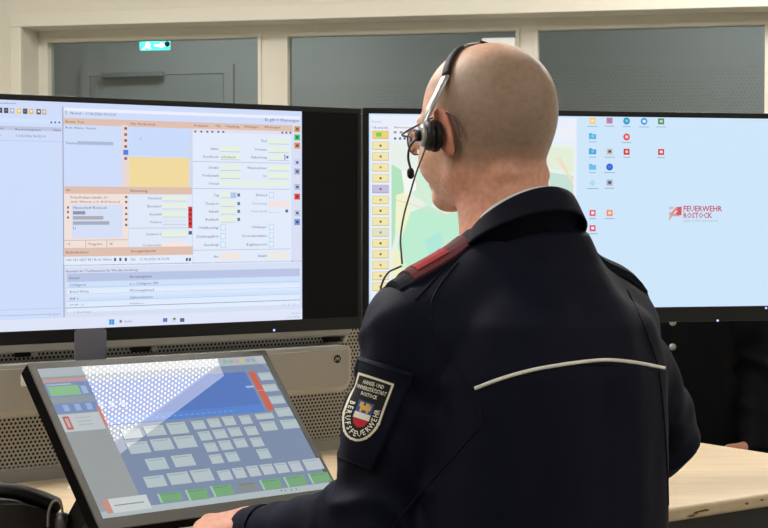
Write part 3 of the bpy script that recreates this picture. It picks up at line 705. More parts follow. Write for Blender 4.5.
ui.text(65.5, 312.5, '1 – 3 Einträge', 1.8, GRY, width=26)
for x in (283, 288, 293.5): ui.text(x, 304.5, '/', 2.6, INK)
ui.flush('window_table', sl, M['ui'])
a0, b0 = ui.uv(109, 324.5); ui.ruv(-LW + 0.13, s_b0, u302, s_b0 + 0.02, (222, 229, 248), 1)
for dx in (0, 2.7):
    for dy in (0, 2.7): ui.rect(109 + dx, 319.4 + dy, 111.4 + dx, 321.8 + dy, (20, 140, 226), 3)
ui.disc(120.5, 321.3, 1.4, (120, 130, 150), 3); ui.text(124, 321.4, 'Suche', 2.2, (110, 118, 140), width=8)
for x, c in ((165, (90, 120, 200)), (173.5, (210, 215, 230)), (182, (90, 100, 130))): ui.rect(x - 2.2, 318.2, x + 2.2, 321.8, c, 3)
ui.rect(173, 317.8, 175.4, 319.6, (60, 120, 70), 4)
ui.text(299, 313, '06:16', 1.7, GRY, align='r', width=8); ui.text(299, 316.5, '11.06.2026', 1.7, GRY, align='r', width=13)
ui.flush('taskbar', sl, M['ui'])

# ---- picture of the right monitor
ui = UI(RO - N2 * 0.0015 + N2 * 0.0003, U2, EZ, N2)
ui.ruv(0.012, 0.030, RW - 0.012, (y1 - y0) - 0.011, (205, 229, 250), 0)
ui.flush('desktop_background', sr, M['ui'])
ui.rect(370.5, 115, 576, 306, (232, 238, 250), 1)
ui.text(371.5, 121.5, 'Karte', 1.8, GRY, width=10); ui.text(372, 127.5, 'Übersicht', 2.4, INK, width=16)
ui.rect(390.5, 125.5, 574, 138, (236, 240, 246), 2); ui.text(394, 127.3, 'Kartenansicht', 2.0, INK, width=22)
for x in (395, 401, 408, 414, 421): ui.rect(x - 1.4, 131.2, x + 1.4, 133.4, (140, 145, 160), 3)
for x in (395, 400, 404.5, 409): ui.rect(x - 1.1, 137.4, x + 1.1, 139.6, (90, 95, 110), 3)
ui.flush('map_window', sr, M['ui'])
ui.rect(391, 142, 574, 304, (230, 240, 232), 3)
ui.poly([(393, 165), (401, 170), (404, 190), (398, 215), (394, 240), (391.5, 250), (391.5, 165)], (178, 226, 190), 4)
ui.poly([(404, 215), (428, 205), (446, 214), (470, 208), (480, 240), (452, 268), (425, 275), (402, 280), (398, 245)], (188, 236, 208), 4)
ui.poly([(418, 170), (440, 166), (446, 198), (430, 206), (414, 196), (408, 182)], (206, 238, 216), 4)
ui.poly([(391.5, 250), (402, 250), (408, 270), (402, 304), (391.5, 304)], (240, 240, 200), 4)
ui.poly([(396, 195), (412, 190), (410, 214), (402, 236), (395, 230)], (240, 242, 206), 5)
ui.poly([(424, 240), (440, 232), (446, 250), (430, 262)], (174, 232, 216), 5)
ui.poly([(402, 172), (416, 168), (416, 190), (405, 196)], (244, 246, 244), 5)
ui.poly([(545, 146), (573, 150), (573, 172), (548, 168)], (226, 236, 214), 4); ui.poly([(548, 172), (573, 176), (573, 200), (552, 202)], (196, 224, 212), 4)
ui.poly([(556, 158), (560, 157), (573, 180), (573, 185)], (238, 220, 200), 5)
for p_, q_ in (((396, 200), (450, 216)), ((404, 286), (448, 240)), ((410, 168), (426, 205))):
    d_ = np.array([q_[0] - p_[0], q_[1] - p_[1]], float); d_ /= np.linalg.norm(d_); n_ = np.array([-d_[1], d_[0]]) * .5
    ui.poly([(p_[0] + n_[0], p_[1] + n_[1]), (p_[0] - n_[0], p_[1] - n_[1]), (q_[0] - n_[0], q_[1] - n_[1]), (q_[0] + n_[0], q_[1] + n_[1])][::-1], (236, 216, 196), 6)
ui.flush('map', sr, M['ui'])
ys = [134.8 + 10.85 * i for i in range(15)]
for i, y in enumerate(ys):
    c = (240, 206, 120) if i == 0 else ((196, 190, 222) if i == 5 else ((222, 226, 196) if i == 9 else (240, 229, 172)))
    ui.rect(372.2, y - 4.2, 388.6, y + 4.2, (196, 180, 120) if i != 5 else (150, 146, 180), 3); ui.rect(372.6, y - 3.9, 388.2, y + 3.5, c, 4)
    if i == 0: ui.rect(376, y - 2.4, 381.5, y + 2, (120, 206, 70), 5)
    else: ui.rect(379.4, y - 1, 381.4, y + 1, [(170, 140, 60), (90, 60, 40), (150, 70, 50)][i % 3], 5)
    ui.flush('map_button', sr, M['ui'])
def icon(x, y, c, shape='r', c2=None):
    if shape == 'r': ui.rect(x - 3, y - 3, x + 3, y + 3, c, 2)
    elif shape == 'd': ui.disc(x, y, 3.4, c, 2, 16)
    elif shape == 'f': ui.rect(x - 3.6, y - 2.2, x + 3.6, y + 2.8, c, 2); ui.rect(x - 3.6, y - 3.2, x - .4, y - 2.0, c, 2)
    elif shape == 's': ui.poly([(x, y - 3.6), (x + 3.2, y), (x, y + 3.6), (x - 3.2, y)], c, 2)
    if c2: ui.rect(x - 1.3, y - 1.4, x + 1.5, y + 1.2, c2, 3)
    rr_ = random.Random(int(x * 7 + y)); wd = rr_.uniform(6, 12)
    ui.rect(x - wd / 2, y + 5.2, x + wd / 2, y + 6.0, (150, 168, 190), 2)
    o = ui.flush('desktop_icon', sr, M['ui'])
W_ = (240, 246, 252)
for a in ((592.5, 120.8, (246, 202, 120), 'r', (250, 236, 170)), (609.5, 120.6, (206, 120, 150), 'r', (120, 140, 210)), (626.5, 121, (40, 150, 206), 'd', (120, 214, 200)), (644, 121.4, (70, 160, 226), 'd', W_), (661, 121.4, (60, 140, 90), 'r', (200, 220, 190)),
          (592.5, 136.3, (80, 176, 226), 'f', (130, 206, 240)), (626.5, 137, (224, 84, 88), 'd', (250, 210, 210)),
          (592.5, 151.5, (60, 160, 216), 'f', (120, 200, 240)), (609.5, 151.6, (196, 196, 190), 'r', (80, 74, 70)), (626.5, 151.8, (206, 40, 44), 'r', (240, 200, 200)), (661, 152, (206, 54, 66), 'r', (250, 224, 226)),
          (592.5, 167, (110, 190, 236), 'f', None), (609.5, 167, (36, 96, 214), 'd', (70, 130, 230)),
          (592.5, 183, (176, 216, 236), 's', None), (609.5, 182.6, (170, 176, 190), 'r', (60, 66, 80)),
          (592.5, 213, (226, 90, 116), 'r', W_), (609.5, 213, (240, 140, 90), 'r', (250, 226, 206)), (592.5, 228.2, (226, 76, 106), 'r', W_)):
    icon(*a)
RED = (196, 72, 92)
ui.text(683, 208.6, 'FEUERWEHR', 5.4, RED, 3, width=39, bold=True); ui.text(683, 215.4, 'ROSTOCK', 5.2, RED, 3, width=29, bold=True); ui.text(683, 221, 'BERUFSFEUERWEHR', 2.2, (176, 186, 200), 3, width=35)
ui.poly([(681.5, 206.5), (681.5, 215), (678.5, 215.6), (675, 213.8), (677.5, 211), (674, 209.5), (677, 207)], (214, 84, 92), 3)
ui.poly([(676, 207), (678, 209), (672, 214), (671, 212.6)], (226, 130, 134), 4)
ui.poly([(668.5, 206.8), (675, 206.8), (672, 209.2), (669, 209.6)], (200, 190, 196), 3)
ui.poly([(668.8, 212), (674, 213.4), (680, 216.5), (672, 216.2), (668.4, 221.6), (669.6, 215.4)], (206, 160, 164), 3)
ui.flush('wallpaper_logo', sr, M['ui'])

# small grey card hanging from the lower edge of the left monitor
q0 = on_plane(75, 329, LO + N1 * 0.004, N1); q1 = on_plane(107, 361, LO + N1 * 0.004, N1)
a0, a1 = np.dot(q0 - LO, U1), np.dot(q1 - LO, U1)
v, f = extrude_poly(LO, U1, EZ, N1, round_rect(a0, a1, q1[2] - LO[2], q0[2] - LO[2], 0.008), 0.0006, 0.0026)
tag(build('note_card', v, f, M['card']), 'small plain grey card stuck on the lower bezel of the left monitor', 'card')

# ------------------------------------------------------------------ touch screen
TU = np.array([0.73194053, 0.68121965, -0.01424259]); TD = np.array([0.44794608, -0.49683888, -0.74330037]); TN = np.array([0.51342709, -0.53767175, 0.66880618])
TC = np.array([-0.33079647, 2.77655059, 1.17714655]); TV = -TD
ts = empty('touch_screen', (TC[0], TC[1], ZD), 'tilted touch screen on the desk with rows of pale buttons', 'touch screen')
hw, hh = 0.237, 0.148
tb = lambda a0, a1, b0, b1, w0, w1, bev=0: obox(TC, TU, TV, TN, a0, a1, b0, b1, w0, w1, bev)
bw = 0.0125
v, f = cat_parts([tb(-hw - bw, hw + bw, hh, hh + 0.012, -0.012, 0.0005), tb(-hw - bw, hw + bw, -hh - 0.020, -hh, -0.012, 0.0005), tb(-hw - bw, -hw, -hh, hh, -0.012, 0.0005), tb(hw, hw + bw, -hh, hh, -0.012, 0.0005)])
build('bezel', v, f, M['touch_bezel'], ts)
v, f = tb(-hw - bw - 0.001, hw + bw + 0.001, -hh - 0.021, hh + 0.013, -0.028, -0.002, 0.003); build('rear_shell', v, f, mat('matt_black_shell', (9, 9, 10), 0.8, 0.08, var=0.1, vscale=30), ts)
v, f = tb(-hw, hw, -hh, hh, -0.006, -0.0006); tsc = build('screen', v, f, M['panel_off'], ts)
# stand: two feet under the lower edge and a rear prop
sd = np.array([TU[0], TU[1], 0]); sd /= np.linalg.norm(sd); back = np.array([-TN[0], -TN[1], 0]); back /= np.linalg.norm(back)
for a in (-0.205, 0.19):
    t0 = TC + TU * a - TV * 0.10 - TN * 0.026; t1 = TC + TU * a - TV * 0.055 - TN * 0.026
    g = np.array([t0[0], t0[1], ZD + 0.001]); pts = [g + back * 0.07, g + back * 0.125, t1, t0]
    V_ = [q - sd * 0.008 for q in pts] + [q + sd * 0.008 for q in pts]
    build('rear_strut', V_, [[3, 2, 1, 0], [4, 5, 6, 7], [0, 1, 5, 4], [1, 2, 6, 5], [2, 3, 7, 6], [3, 0, 4, 7]], M['black_plastic'], ts)
    lo = TC + TU * a - TV * (hh + 0.008) - TN * 0.02
    v, f = tube([np.array([lo[0], lo[1], ZD + 0.001]), np.array([lo[0], lo[1], lo[2] + 0.006])], [0.012, 0.009], 14); build('foot', v, f, M['black_plastic'], ts)
ui = UI(TC - TN * 0.0003, TU, TV, TN)
ui.ruv(-hw, -hh, hw, hh, (140, 158, 190), 0)  # base tint lightened, with the reflected haze put into the colour
aL = lambda x, y: ui.uv(x, y)[0]; bL = lambda x, y: ui.uv(x, y)[1]
ui.ruv(-hw, hh - 0.018, hw, hh, (196, 206, 214), 1)
xc = np.mean([aL(128, 470), aL(108, 428)])
ui.ruv(-hw, -hh, xc, hh - 0.018, (172, 178, 180), 1)
ui.ruv(-hw, -hh, hw, bL(160, 504.5), (196, 210, 214), 2)
ui.ruv(-hw, hh - 0.030, xc, hh - 0.023, (216, 176, 170), 2)
ui.ruv(-hw, hh - 0.078, xc, hh - 0.030, (140, 164, 210), 2)
ui.ruv(-hw + 0.004, hh - 0.036, -hw + 0.05, hh - 0.033, (196, 206, 226), 3)
ui.ruv(-hw, bL(70, 404), xc, bL(65, 397), (164, 174, 184), 3)
ui.ruv(-hw, bL(75, 413), xc, bL(70, 403), (136, 160, 214), 3)
for k_ in range(6): a = -hw + 0.016 + 0.022 * k_; ui.ruv(a, bL(75, 411), a + 0.011, bL(72, 404.5), (176, 196, 236), 4)
ui.ruv(-hw + 0.004, hh - 0.057, -hw + 0.062, hh - 0.038, (158, 214, 160), 3)
ui.ruv(-hw + 0.066, hh - 0.056, -hw + 0.076, hh - 0.040, (186, 204, 240), 3)
a0, b0, a1, b1 = ui.rect(57.5, 415.5, 106, 429, (214, 222, 226), 4)
ui.ruv(a0 + 0.006, b0 + 0.004, a0 + 0.018, b1 - 0.004, (206, 110, 104), 5); ui.ruv(a0 + 0.009, b0 + 0.008, a0 + 0.015, b1 - 0.008, (226, 190, 186), 6)
for k_ in range(3): ui.ruv(a0 + 0.03, b1 - 0.008 - 0.007 * k_, a1 - 0.02, b1 - 0.009 - 0.007 * k_, (170, 180, 190), 5)
ui.ruv(a1, b0 + 0.006, a1 + 0.008, b1 + 0.012, (222, 150, 140), 5)
ui.ruv(xc, bL(260, 412), aL(265, 411), bL(200, 373) - 0.004, (96, 136, 214), 2)
ui.ruv(xc, bL(260, 412), aL(265, 411), bL(260, 412) + 0.016, (98, 148, 232), 3)
for k_ in range(14): ui.ruv(xc + 0.10 + 0.012 * k_, bL(260, 412) + 0.006, xc + 0.105 + 0.012 * k_, bL(260, 412) + 0.008, (150, 190, 244), 4)
ui.ruv(aL(246, 388), bL(250, 388), aL(254, 387), bL(250, 386), (190, 206, 236), 4)
for k_, c in enumerate(((160, 200, 196), (170, 200, 160), (220, 180, 200), (226, 216, 140), (170, 186, 210), (176, 190, 200))):
    a = aL(222, 361) + 0.013 * k_; ui.ruv(a, hh - 0.013, a + 0.010, hh - 0.005, c, 3)
ui.flush('picture', tsc, M['touch_ui'])
ra0 = np.mean([aL(248.5, 372), aL(266.5, 411)]); ra1 = np.mean([aL(254.5, 371.5), aL(273.5, 410)])
ui.ruv(ra0, bL(268, 411), ra1, bL(250, 372), (224, 112, 96), 5); ui.ruv(ra0, bL(259, 391) - 0.0006, ra1, bL(259, 391) + 0.0006, (236, 180, 170), 6)
ui.flush('scroll_strip', tsc, M['touch_ui'])
Z = lambda X, Y: (30 + X / 3.072, 350 + Y / 3.072)
Z2 = lambda X, Y: (160 + X / 3.825, 330 + Y / 3.825)
Z3 = lambda X, Y: (160 + X / 3.84, 440 + Y / 3.84)
def corners(p, q):
    W_, H_ = q[0] - p[0], q[1] - p[1]; h_ = (H_ - .10 * W_) / (1 - .048); w_ = W_ - .48 * h_
    return (p[0], p[1] + .10 * w_), (q[0], q[1] - .10 * w_)
def tbut(p, q, c=(202, 218, 224), name='touch_button', lines=True):
    p, q = corners(p, q)
    a0, b0, a1, b1 = ui.rect(p[0], p[1], q[0], q[1], (150, 166, 180), 3)
    ui.ruv(a0 + .0004, b0 + .0008, a1 - .0012, b1 - .0002, c, 4)
    if lines:
        w_ = a1 - a0; t0 = np.array(c) * 0.82
        ui.ruv(a0 + w_ * .12, b1 - (b1 - b0) * .20, a0 + w_ * .85, b1 - (b1 - b0) * .14, t0, 5)
    ui.flush(name, tsc, M['touch_ui'])
big = [((276, 240), (350, 276)), ((345, 230), (423, 268)), ((415, 220), (492, 262)), ((293, 280), (375, 322)), ((365, 270), (447, 312)), ((437, 262), (518, 305)), ((350, 330), (430, 372)), ((430, 320), (513, 362)),
       ((345, 385), (425, 425)), ((417, 374), (500, 416)), ((488, 365), (570, 408)),
       ((492, 216), (545, 247)), ((540, 209), (592, 241)), ((586, 203), (637, 235)), ((638, 200), (687, 231)), ((512, 249), (564, 281)), ((557, 243), (611, 275)), ((604, 237), (656, 268)), ((655, 234), (706, 265)),
       ((530, 284), (582, 316)), ((575, 277), (628, 310)), ((621, 271), (673, 303)), ((672, 268), (723, 300)), ((546, 320), (599, 352)), ((595, 313), (648, 346)), ((692, 303), (745, 337))]
for p, q in big: tbut(Z(*p), Z(*q))
for p, q in (((370, 160), (437, 197)), ((386, 205), (456, 240)), ((412, 250), (483, 287)), ((435, 295), (512, 335)), ((360, 316), (440, 346)), ((378, 348), (454, 390)), ((455, 340), (537, 382))): tbut(Z2(*p), Z2(*q))
for p, q in (((215, 115), (285, 158)), ((273, 106), (338, 150)), ((327, 98), (393, 143)), ((380, 92), (448, 136)), ((434, 87), (502, 130)), ((488, 80), (555, 125)), ((543, 70), (634, 119))): tbut(Z3(*p), Z3(*q), (206, 218, 226))
for k_, (p, q) in enumerate((((-12, 200), (92, 241)), ((95, 186), (195, 233)), ((191, 172), (290, 219)), ((290, 161), (383, 205)), ((380, 149), (475, 192)), ((472, 136), (570, 181)), ((566, 124), (662, 168)))):
    c = (132, 188, 138) if k_ != 3 else (150, 156, 160)
    tbut(Z3(*p), Z3(*q), c)
    if k_ != 3:
        p_, q_ = corners(Z3(*p), Z3(*q)); a0, b1 = ui.uv(*p_); b0 = ui.uv(*q_)[1]; ui.ruv(a0 - 0.0006, b0, a0 + 0.003, b1, (186, 232, 190), 6); ui.flush('button_edge', tsc, M['touch_ui'])
a0, b0, a1, b1 = ui.rect(103.5, 500, 152, 508.5, (226, 232, 234), 4); ui.ruv(a0 - 0.004, b0, a0 + 0.007, b1, (224, 160, 146), 5); ui.ruv(a0 + 0.014, (b0 + b1) / 2 - 0.001, a0 + 0.07, (b0 + b1) / 2 + 0.001, (150, 158, 164), 5)
ui.flush('status_field', tsc, M['touch_ui'])
for x in (281, 285, 291, 296): ui.rect(x - .8, 490.4 - (x - 281) * .1, x + .8, 491.8 - (x - 281) * .1, (90, 100, 110), 5)
ui.flush('tray_icons', tsc, M['touch_ui'])
# white clips at the rear of the touch screen
for (x, y, lab) in ((73.5, 489, 'small white plastic clip standing on the desk behind the touch screen'),):
    q = on_z(x, y, ZD)
    v, f = cat_parts([lathe(q, EZ, [(0.011, 0), (0.011, 0.004), (0.007, 0.008), (0.006, 0.022), (0.003, 0.024)], 14)])
    tag(build('cable_clip', v, f, M['white_plastic']), lab, 'clip')
qa, qz = pu(23.5, 380, HO + 0.001)
v, f = pbox(qa - 0.007, qa + 0.007, qz - 0.012, qz + 0.012, HO + 0.0005, HO + 0.009, 0.003)
tag(build('cable_clip', v, f, M['white_plastic']), 'small white clip on the radio housing beside the touch screen corner', 'clip')

# ------------------------------------------------------------------ people: distance fields meshed by surface nets
def axis(lo, hi, base, fine=()):
    out = [lo]
    while out[-1] < hi:
        x = out[-1]; h = base
        for a, b, s in fine:
            if a - base <= x <= b: h = min(h, s)
        out.append(x + h)
    return np.array(out, np.float32)
class Field:
    def __init__(s, xs, ys, zs): s.ax = (xs, ys, zs); s.F = np.full((len(xs), len(ys), len(zs)), 0.12, np.float32)
    def sub(s, lo, hi, m):
        sl = []
        for a, l, h in zip(s.ax, lo, hi):
            i0 = max(0, np.searchsorted(a, l - m) - 1); i1 = min(len(a), np.searchsorted(a, h + m) + 1); sl.append(slice(i0, i1))
        X, Y, Z = s.ax[0][sl[0]][:, None, None], s.ax[1][sl[1]][None, :, None], s.ax[2][sl[2]][None, None, :]
        return tuple(sl), X, Y, Z
    def comb(s, sl, d, k, op):
        A = s.F[sl]
        if A.size == 0: return
        if op == 'u':
            if k <= 0: s.F[sl] = np.minimum(A, d); return
            h = np.clip(0.5 + 0.5 * (A - d) / k, 0, 1); s.F[sl] = A * (1 - h) + d * h - k * h * (1 - h)
        else:
            h = np.clip(0.5 - 0.5 * (A + d) / k, 0, 1); s.F[sl] = A * (1 - h) - d * h + k * h * (1 - h)
    def cone(s, a, b, ra, rb, k=0.02, op='u', m=0.05):
        a, b = np.asarray(a, float), np.asarray(b, float); r = max(ra, rb)
        sl, X, Y, Z = s.sub(np.minimum(a, b) - r, np.maximum(a, b) + r, m)
        v = b - a; L2 = max(v @ v, 1e-9)
        t = np.clip(((X - a[0]) * v[0] + (Y - a[1]) * v[1] + (Z - a[2]) * v[2]) / L2, 0, 1)
        d = np.sqrt((X - a[0] - t * v[0]) ** 2 + (Y - a[1] - t * v[1]) ** 2 + (Z - a[2] - t * v[2]) ** 2) - (ra + (rb - ra) * t)
        s.comb(sl, d, k, op)
    def ell(s, c, r, R=None, k=0.02, op='u', m=0.05):
        c = np.asarray(c, float); r = np.asarray(r, float); rm = r.max() if R is not None else r
        sl, X, Y, Z = s.sub(c - rm, c + rm, m)
        if R is None: P = [(X - c[0]), (Y - c[1]), (Z - c[2])]
        else: P = [R[0, i] * (X - c[0]) + R[1, i] * (Y - c[1]) + R[2, i] * (Z - c[2]) for i in range(3)]
        k0 = np.sqrt(sum((p / q) ** 2 for p, q in zip(P, r))); k1 = np.sqrt(sum((p / q ** 2) ** 2 for p, q in zip(P, r))) + 1e-6
        s.comb(sl, k0 * (k0 - 1) / k1, k, op)
    def loft(s, zt, at, bt, cyt, cxt, pw=2.3, k=0.03, m=0.05):
        zt = np.asarray(zt, float)
        sl, X, Y, Z = s.sub((-max(at) - .1, -max(bt) - .15, zt[0]), (max(at) + .1, max(bt) + .15, zt[-1]), m)
        a = np.interp(Z, zt, at); b = np.interp(Z, zt, bt); cy = np.interp(Z, zt, cyt); cx = np.interp(Z, zt, cxt)
        q = (np.abs((X - cx) / a) ** pw + np.abs((Y - cy) / b) ** pw) ** (1 / pw)
        d = (q - 1) * np.minimum(a, b)
        d = np.maximum(d, np.maximum(zt[0] - Z, Z - zt[-1])); s.comb(sl, d, k, 'u')
    def cutz(s, z, above=True):
        Z = s.ax[2][None, None, :]; s.F = np.maximum(s.F, (Z - z) if above else (z - Z))
    def mesh(s):
        F_ = s.F; I = F_ < 0
        nx, ny, nz = F_.shape
        c = np.zeros((nx - 1, ny - 1, nz - 1), np.uint8)
        for dx in (0, 1):
            for dy in (0, 1):
                for dz in (0, 1): c += I[dx:nx - 1 + dx, dy:ny - 1 + dy, dz:nz - 1 + dz]
        idx = np.argwhere((c > 0) & (c < 8)); ids = np.full(c.shape, -1, np.int32); ids[tuple(idx.T)] = np.arange(len(idx))
        i, j, k = idx.T
        cor = {(a, b, g): F_[i + a, j + b, k + g] for a in (0, 1) for b in (0, 1) for g in (0, 1)}
        pos = lambda a, b, g: np.stack([s.ax[0][i + a], s.ax[1][j + b], s.ax[2][k + g]], 1).astype(float)
        acc = np.zeros((len(idx), 3)); cnt = np.zeros(len(idx))
        for axn in range(3):
            for o in ((0, 0), (0, 1), (1, 0), (1, 1)):
                c0 = list(o); c0.insert(axn, 0); c1 = list(o); c1.insert(axn, 1); c0, c1 = tuple(c0), tuple(c1)
                f0, f1 = cor[c0], cor[c1]; mk = (f0 < 0) != (f1 < 0)
                t = np.where(mk, f0 / np.where(mk, f0 - f1, 1), 0)
                p = pos(*c0) * (1 - t[:, None]) + pos(*c1) * t[:, None]
                acc += p * mk[:, None]; cnt += mk
        V = acc / cnt[:, None]
        Q = []
        for axn in range(3):
            a = [slice(None)] * 3; b = [slice(None)] * 3; a[axn] = slice(0, -1); b[axn] = slice(1, None)
            S0, S1 = I[tuple(a)], I[tuple(b)]
            e = np.argwhere(S0 != S1); o1, o2 = [(1, 2), (2, 0), (0, 1)][axn]
            e = e[(e[:, o1] > 0) & (e[:, o2] > 0) & (e[:, o1] < F_.shape[o1] - 1) & (e[:, o2] < F_.shape[o2] - 1)]
            ins = S0[tuple(e.T)]
            def cell(d1, d2):
                q = e.copy(); q[:, o1] += d1; q[:, o2] += d2; return ids[tuple(q.T)]
            q = np.stack([cell(-1, -1), cell(0, -1), cell(0, 0), cell(-1, 0)], 1)
            q[~ins] = q[~ins][:, ::-1]; Q.append(q)
        Q = np.concatenate(Q); return V, Q[(Q >= 0).all(1)]
def smooth_mesh(V, Q, it=2, lam=0.5):
    E_ = np.concatenate([Q[:, [0, 1]], Q[:, [1, 2]], Q[:, [2, 3]], Q[:, [3, 0]]]); E_ = np.concatenate([E_, E_[:, ::-1]])
    n = np.bincount(E_[:, 0], minlength=len(V))[:, None]
    for _ in range(it):
        S = np.stack([np.bincount(E_[:, 0], V[E_[:, 1], a], len(V)) for a in range(3)], 1) / np.maximum(n, 1); V = V + lam * (S - V)
    return V
def vnormals(V, Q):
    N = np.cross(V[Q[:, 2]] - V[Q[:, 0]], V[Q[:, 3]] - V[Q[:, 1]]); out = np.zeros_like(V)
    for c in range(4):
        for a in range(3): out[:, a] += np.bincount(Q[:, c], N[:, a], len(V))
    return out / (np.linalg.norm(out, axis=1)[:, None] + 1e-12)
def sstep(x, a, b): t = np.clip((x - a) / (b - a), 0, 1); return t * t * (3 - 2 * t)
def seg_t(V, a, b):
    a, b = np.asarray(a), np.asarray(b); v = b - a; t = (V - a) @ v / (v @ v); tc_ = np.clip(t, 0, 1)
    return t, np.linalg.norm(V - a - tc_[:, None] * v, axis=1)
def rz(a): c, s_ = math.cos(a), math.sin(a); return np.array([[c, -s_, 0], [s_, c, 0], [0, 0, 1.0]])
def rx(a): c, s_ = math.cos(a), math.sin(a); return np.array([[1.0, 0, 0], [0, c, -s_], [0, s_, c]])
def ry(a): c, s_ = math.cos(a), math.sin(a); return np.array([[c, 0, s_], [0, 1.0, 0], [-s_, 0, c]])

def hand(fd, wrist, fdir, pn, thumb_sign, bend):
    """palm + five fingers; fdir towards the fingers, pn out of the back of the hand"""
    fdir = np.asarray(fdir, float); fdir = fdir / np.linalg.norm(fdir); pn = np.asarray(pn, float); pn = pn - fdir * (pn @ fdir); pn /= np.linalg.norm(pn)
    sd = np.cross(fdir, pn) * thumb_sign                    # towards the thumb
    for q, (off, lp, lens, r) in enumerate(((0.030, 0.088, (0.042, 0.026, 0.021), .0088), (0.010, 0.092, (0.047, 0.030, 0.022), .0090), (-0.010, 0.088, (0.043, 0.028, 0.021), .0086), (-0.029, 0.080, (0.034, 0.021, 0.019), .0078))):
        k = wrist + sd * off * 1.0 + fdir * lp
        fd.cone(wrist + sd * off * 0.62 - pn * 0.002, k - pn * 0.004, 0.0165, 0.0125, k=0.012, m=0.03)
        fd.cone(k - pn * 0.003, k - pn * 0.003, 0.0115, 0.0115, k=0.008, m=0.03)     # knuckle
        d = fdir + sd * off * 2.0; d /= np.linalg.norm(d); ang = bend[0]; p = k - pn * 0.003
        for i, l in enumerate(lens):
            dd = d * math.cos(ang) - pn * math.sin(ang); e = p + dd * l
            fd.cone(p, e, r * (1 - .08 * i), r * (1 - .08 * (i + 1)), k=0.004, m=0.03); p = e; ang += bend[i + 1] if i < 2 else 0
    p0 = wrist + sd * 0.026 + fdir * 0.022 - pn * 0.008
    p1 = p0 + sd * 0.026 + fdir * 0.032 - pn * 0.008; p2 = p1 + sd * 0.008 + fdir * 0.032 - pn * 0.006; p3 = p2 - sd * 0.002 + fdir * 0.026 - pn * 0.006
    fd.cone(p0, p1, 0.0165, 0.012, k=0.014, m=0.03); fd.cone(p1, p2, 0.0108, 0.0098, k=0.004, m=0.03); fd.cone(p2, p3, 0.0098, 0.0078, k=0.003, m=0.03)

def head_field(fd, C, R):
    W = lambda p: C + R @ np.asarray(p, float)
    e = lambda c, r, k=0.02, op='u', Rl=None: fd.ell(W(c), r, R if Rl is None else R @ Rl, k, op)
    cn = lambda a, b, ra, rb, k=0.015, op='u': fd.cone(W(a), W(b), ra, rb, k, op)
    e((0, -0.010, 0.043), (0.079, 0.105, 0.088), 0.01)
    e((0, -0.036, 0.010), (0.064, 0.062, 0.062), 0.03)
    e((0, 0.030, -0.010), (0.062, 0.064, 0.068), 0.03)
    cn((0, -0.026, -0.03), (0, -0.044, -0.20), 0.053, 0.058, 0.03)
    cn((0, -0.004, -0.06), (0, -0.020, -0.20), 0.045, 0.052, 0.03)
    for s_ in (-1, 1):
        cn((s_ * .050, -0.002, -0.044), (s_ * .012, .074, -0.076), 0.020, 0.017, 0.025)
        e((s_ * .041, .058, -.030), (.022, .026, .026), 0.025)
        e((s_ * .032, .100, .010), (.016, .014, .012), 0.012, 's')
        e((s_ * .032, .083, .010), (.0125, .0125, .0125), 0.003)
        cn((s_ * .012, .093, .028), (s_ * .046, .078, .028), .009, .008, 0.012)
        e((s_ * .012, .108, -.025), (.009, .010, .008), 0.008)
        # ear
        Re = rz(s_ * math.radians(-6)) @ rx(math.radians(-12))
        c = np.array((s_ * .0835, -0.003, 0.006))
        fd.ell(W(c), (0.0070, 0.0115, 0.032), R @ Re, 0.004)
        fd.ell(W(c + Re @ np.array((s_ * .008, .004, .0))), (0.007, 0.0105, 0.019), R @ Re, 0.003, 's')
        fd.ell(W(c + Re @ np.array((0, .0, -.027))), (0.0055, 0.009, 0.010), R @ Re, 0.006)
        rim = [c + Re @ np.array((s_ * .003, .0105 * math.cos(a), .030 * math.sin(a) + .001)) for a in np.linspace(0.2, 4.2, 9)]
        for p, q in zip(rim[:-1], rim[1:]): cn(p, q, .0040, .0040, .003)
        cn((s_ * .070, .004, -.010), (s_ * .078, -.004, .004), .012, .008, .008)
    cn((0, .094, .020), (0, .117, -.020), .008, .0115, 0.010)
    cn((-.020, .086, -.050), (.020, .086, -.050), .008, .008, 0.010); cn((-.019, .087, -.059), (.019, .087, -.059), .007, .007, 0.006)
    cn((-.022, .0965, -.0546), (.022, .0965, -.0546), .0016, .0016, 0.003, 's')
    e((0, .076, -.078), (.021, .017, .015), 0.015)
    # folds of skin at the nape
    cn((-.034, -.068, -.058), (.034, -.068, -.058), .012, .012, 0.018)
    cn((-.034, -.076, -.088), (.034, -.076, -.088), .010, .010, 0.016)

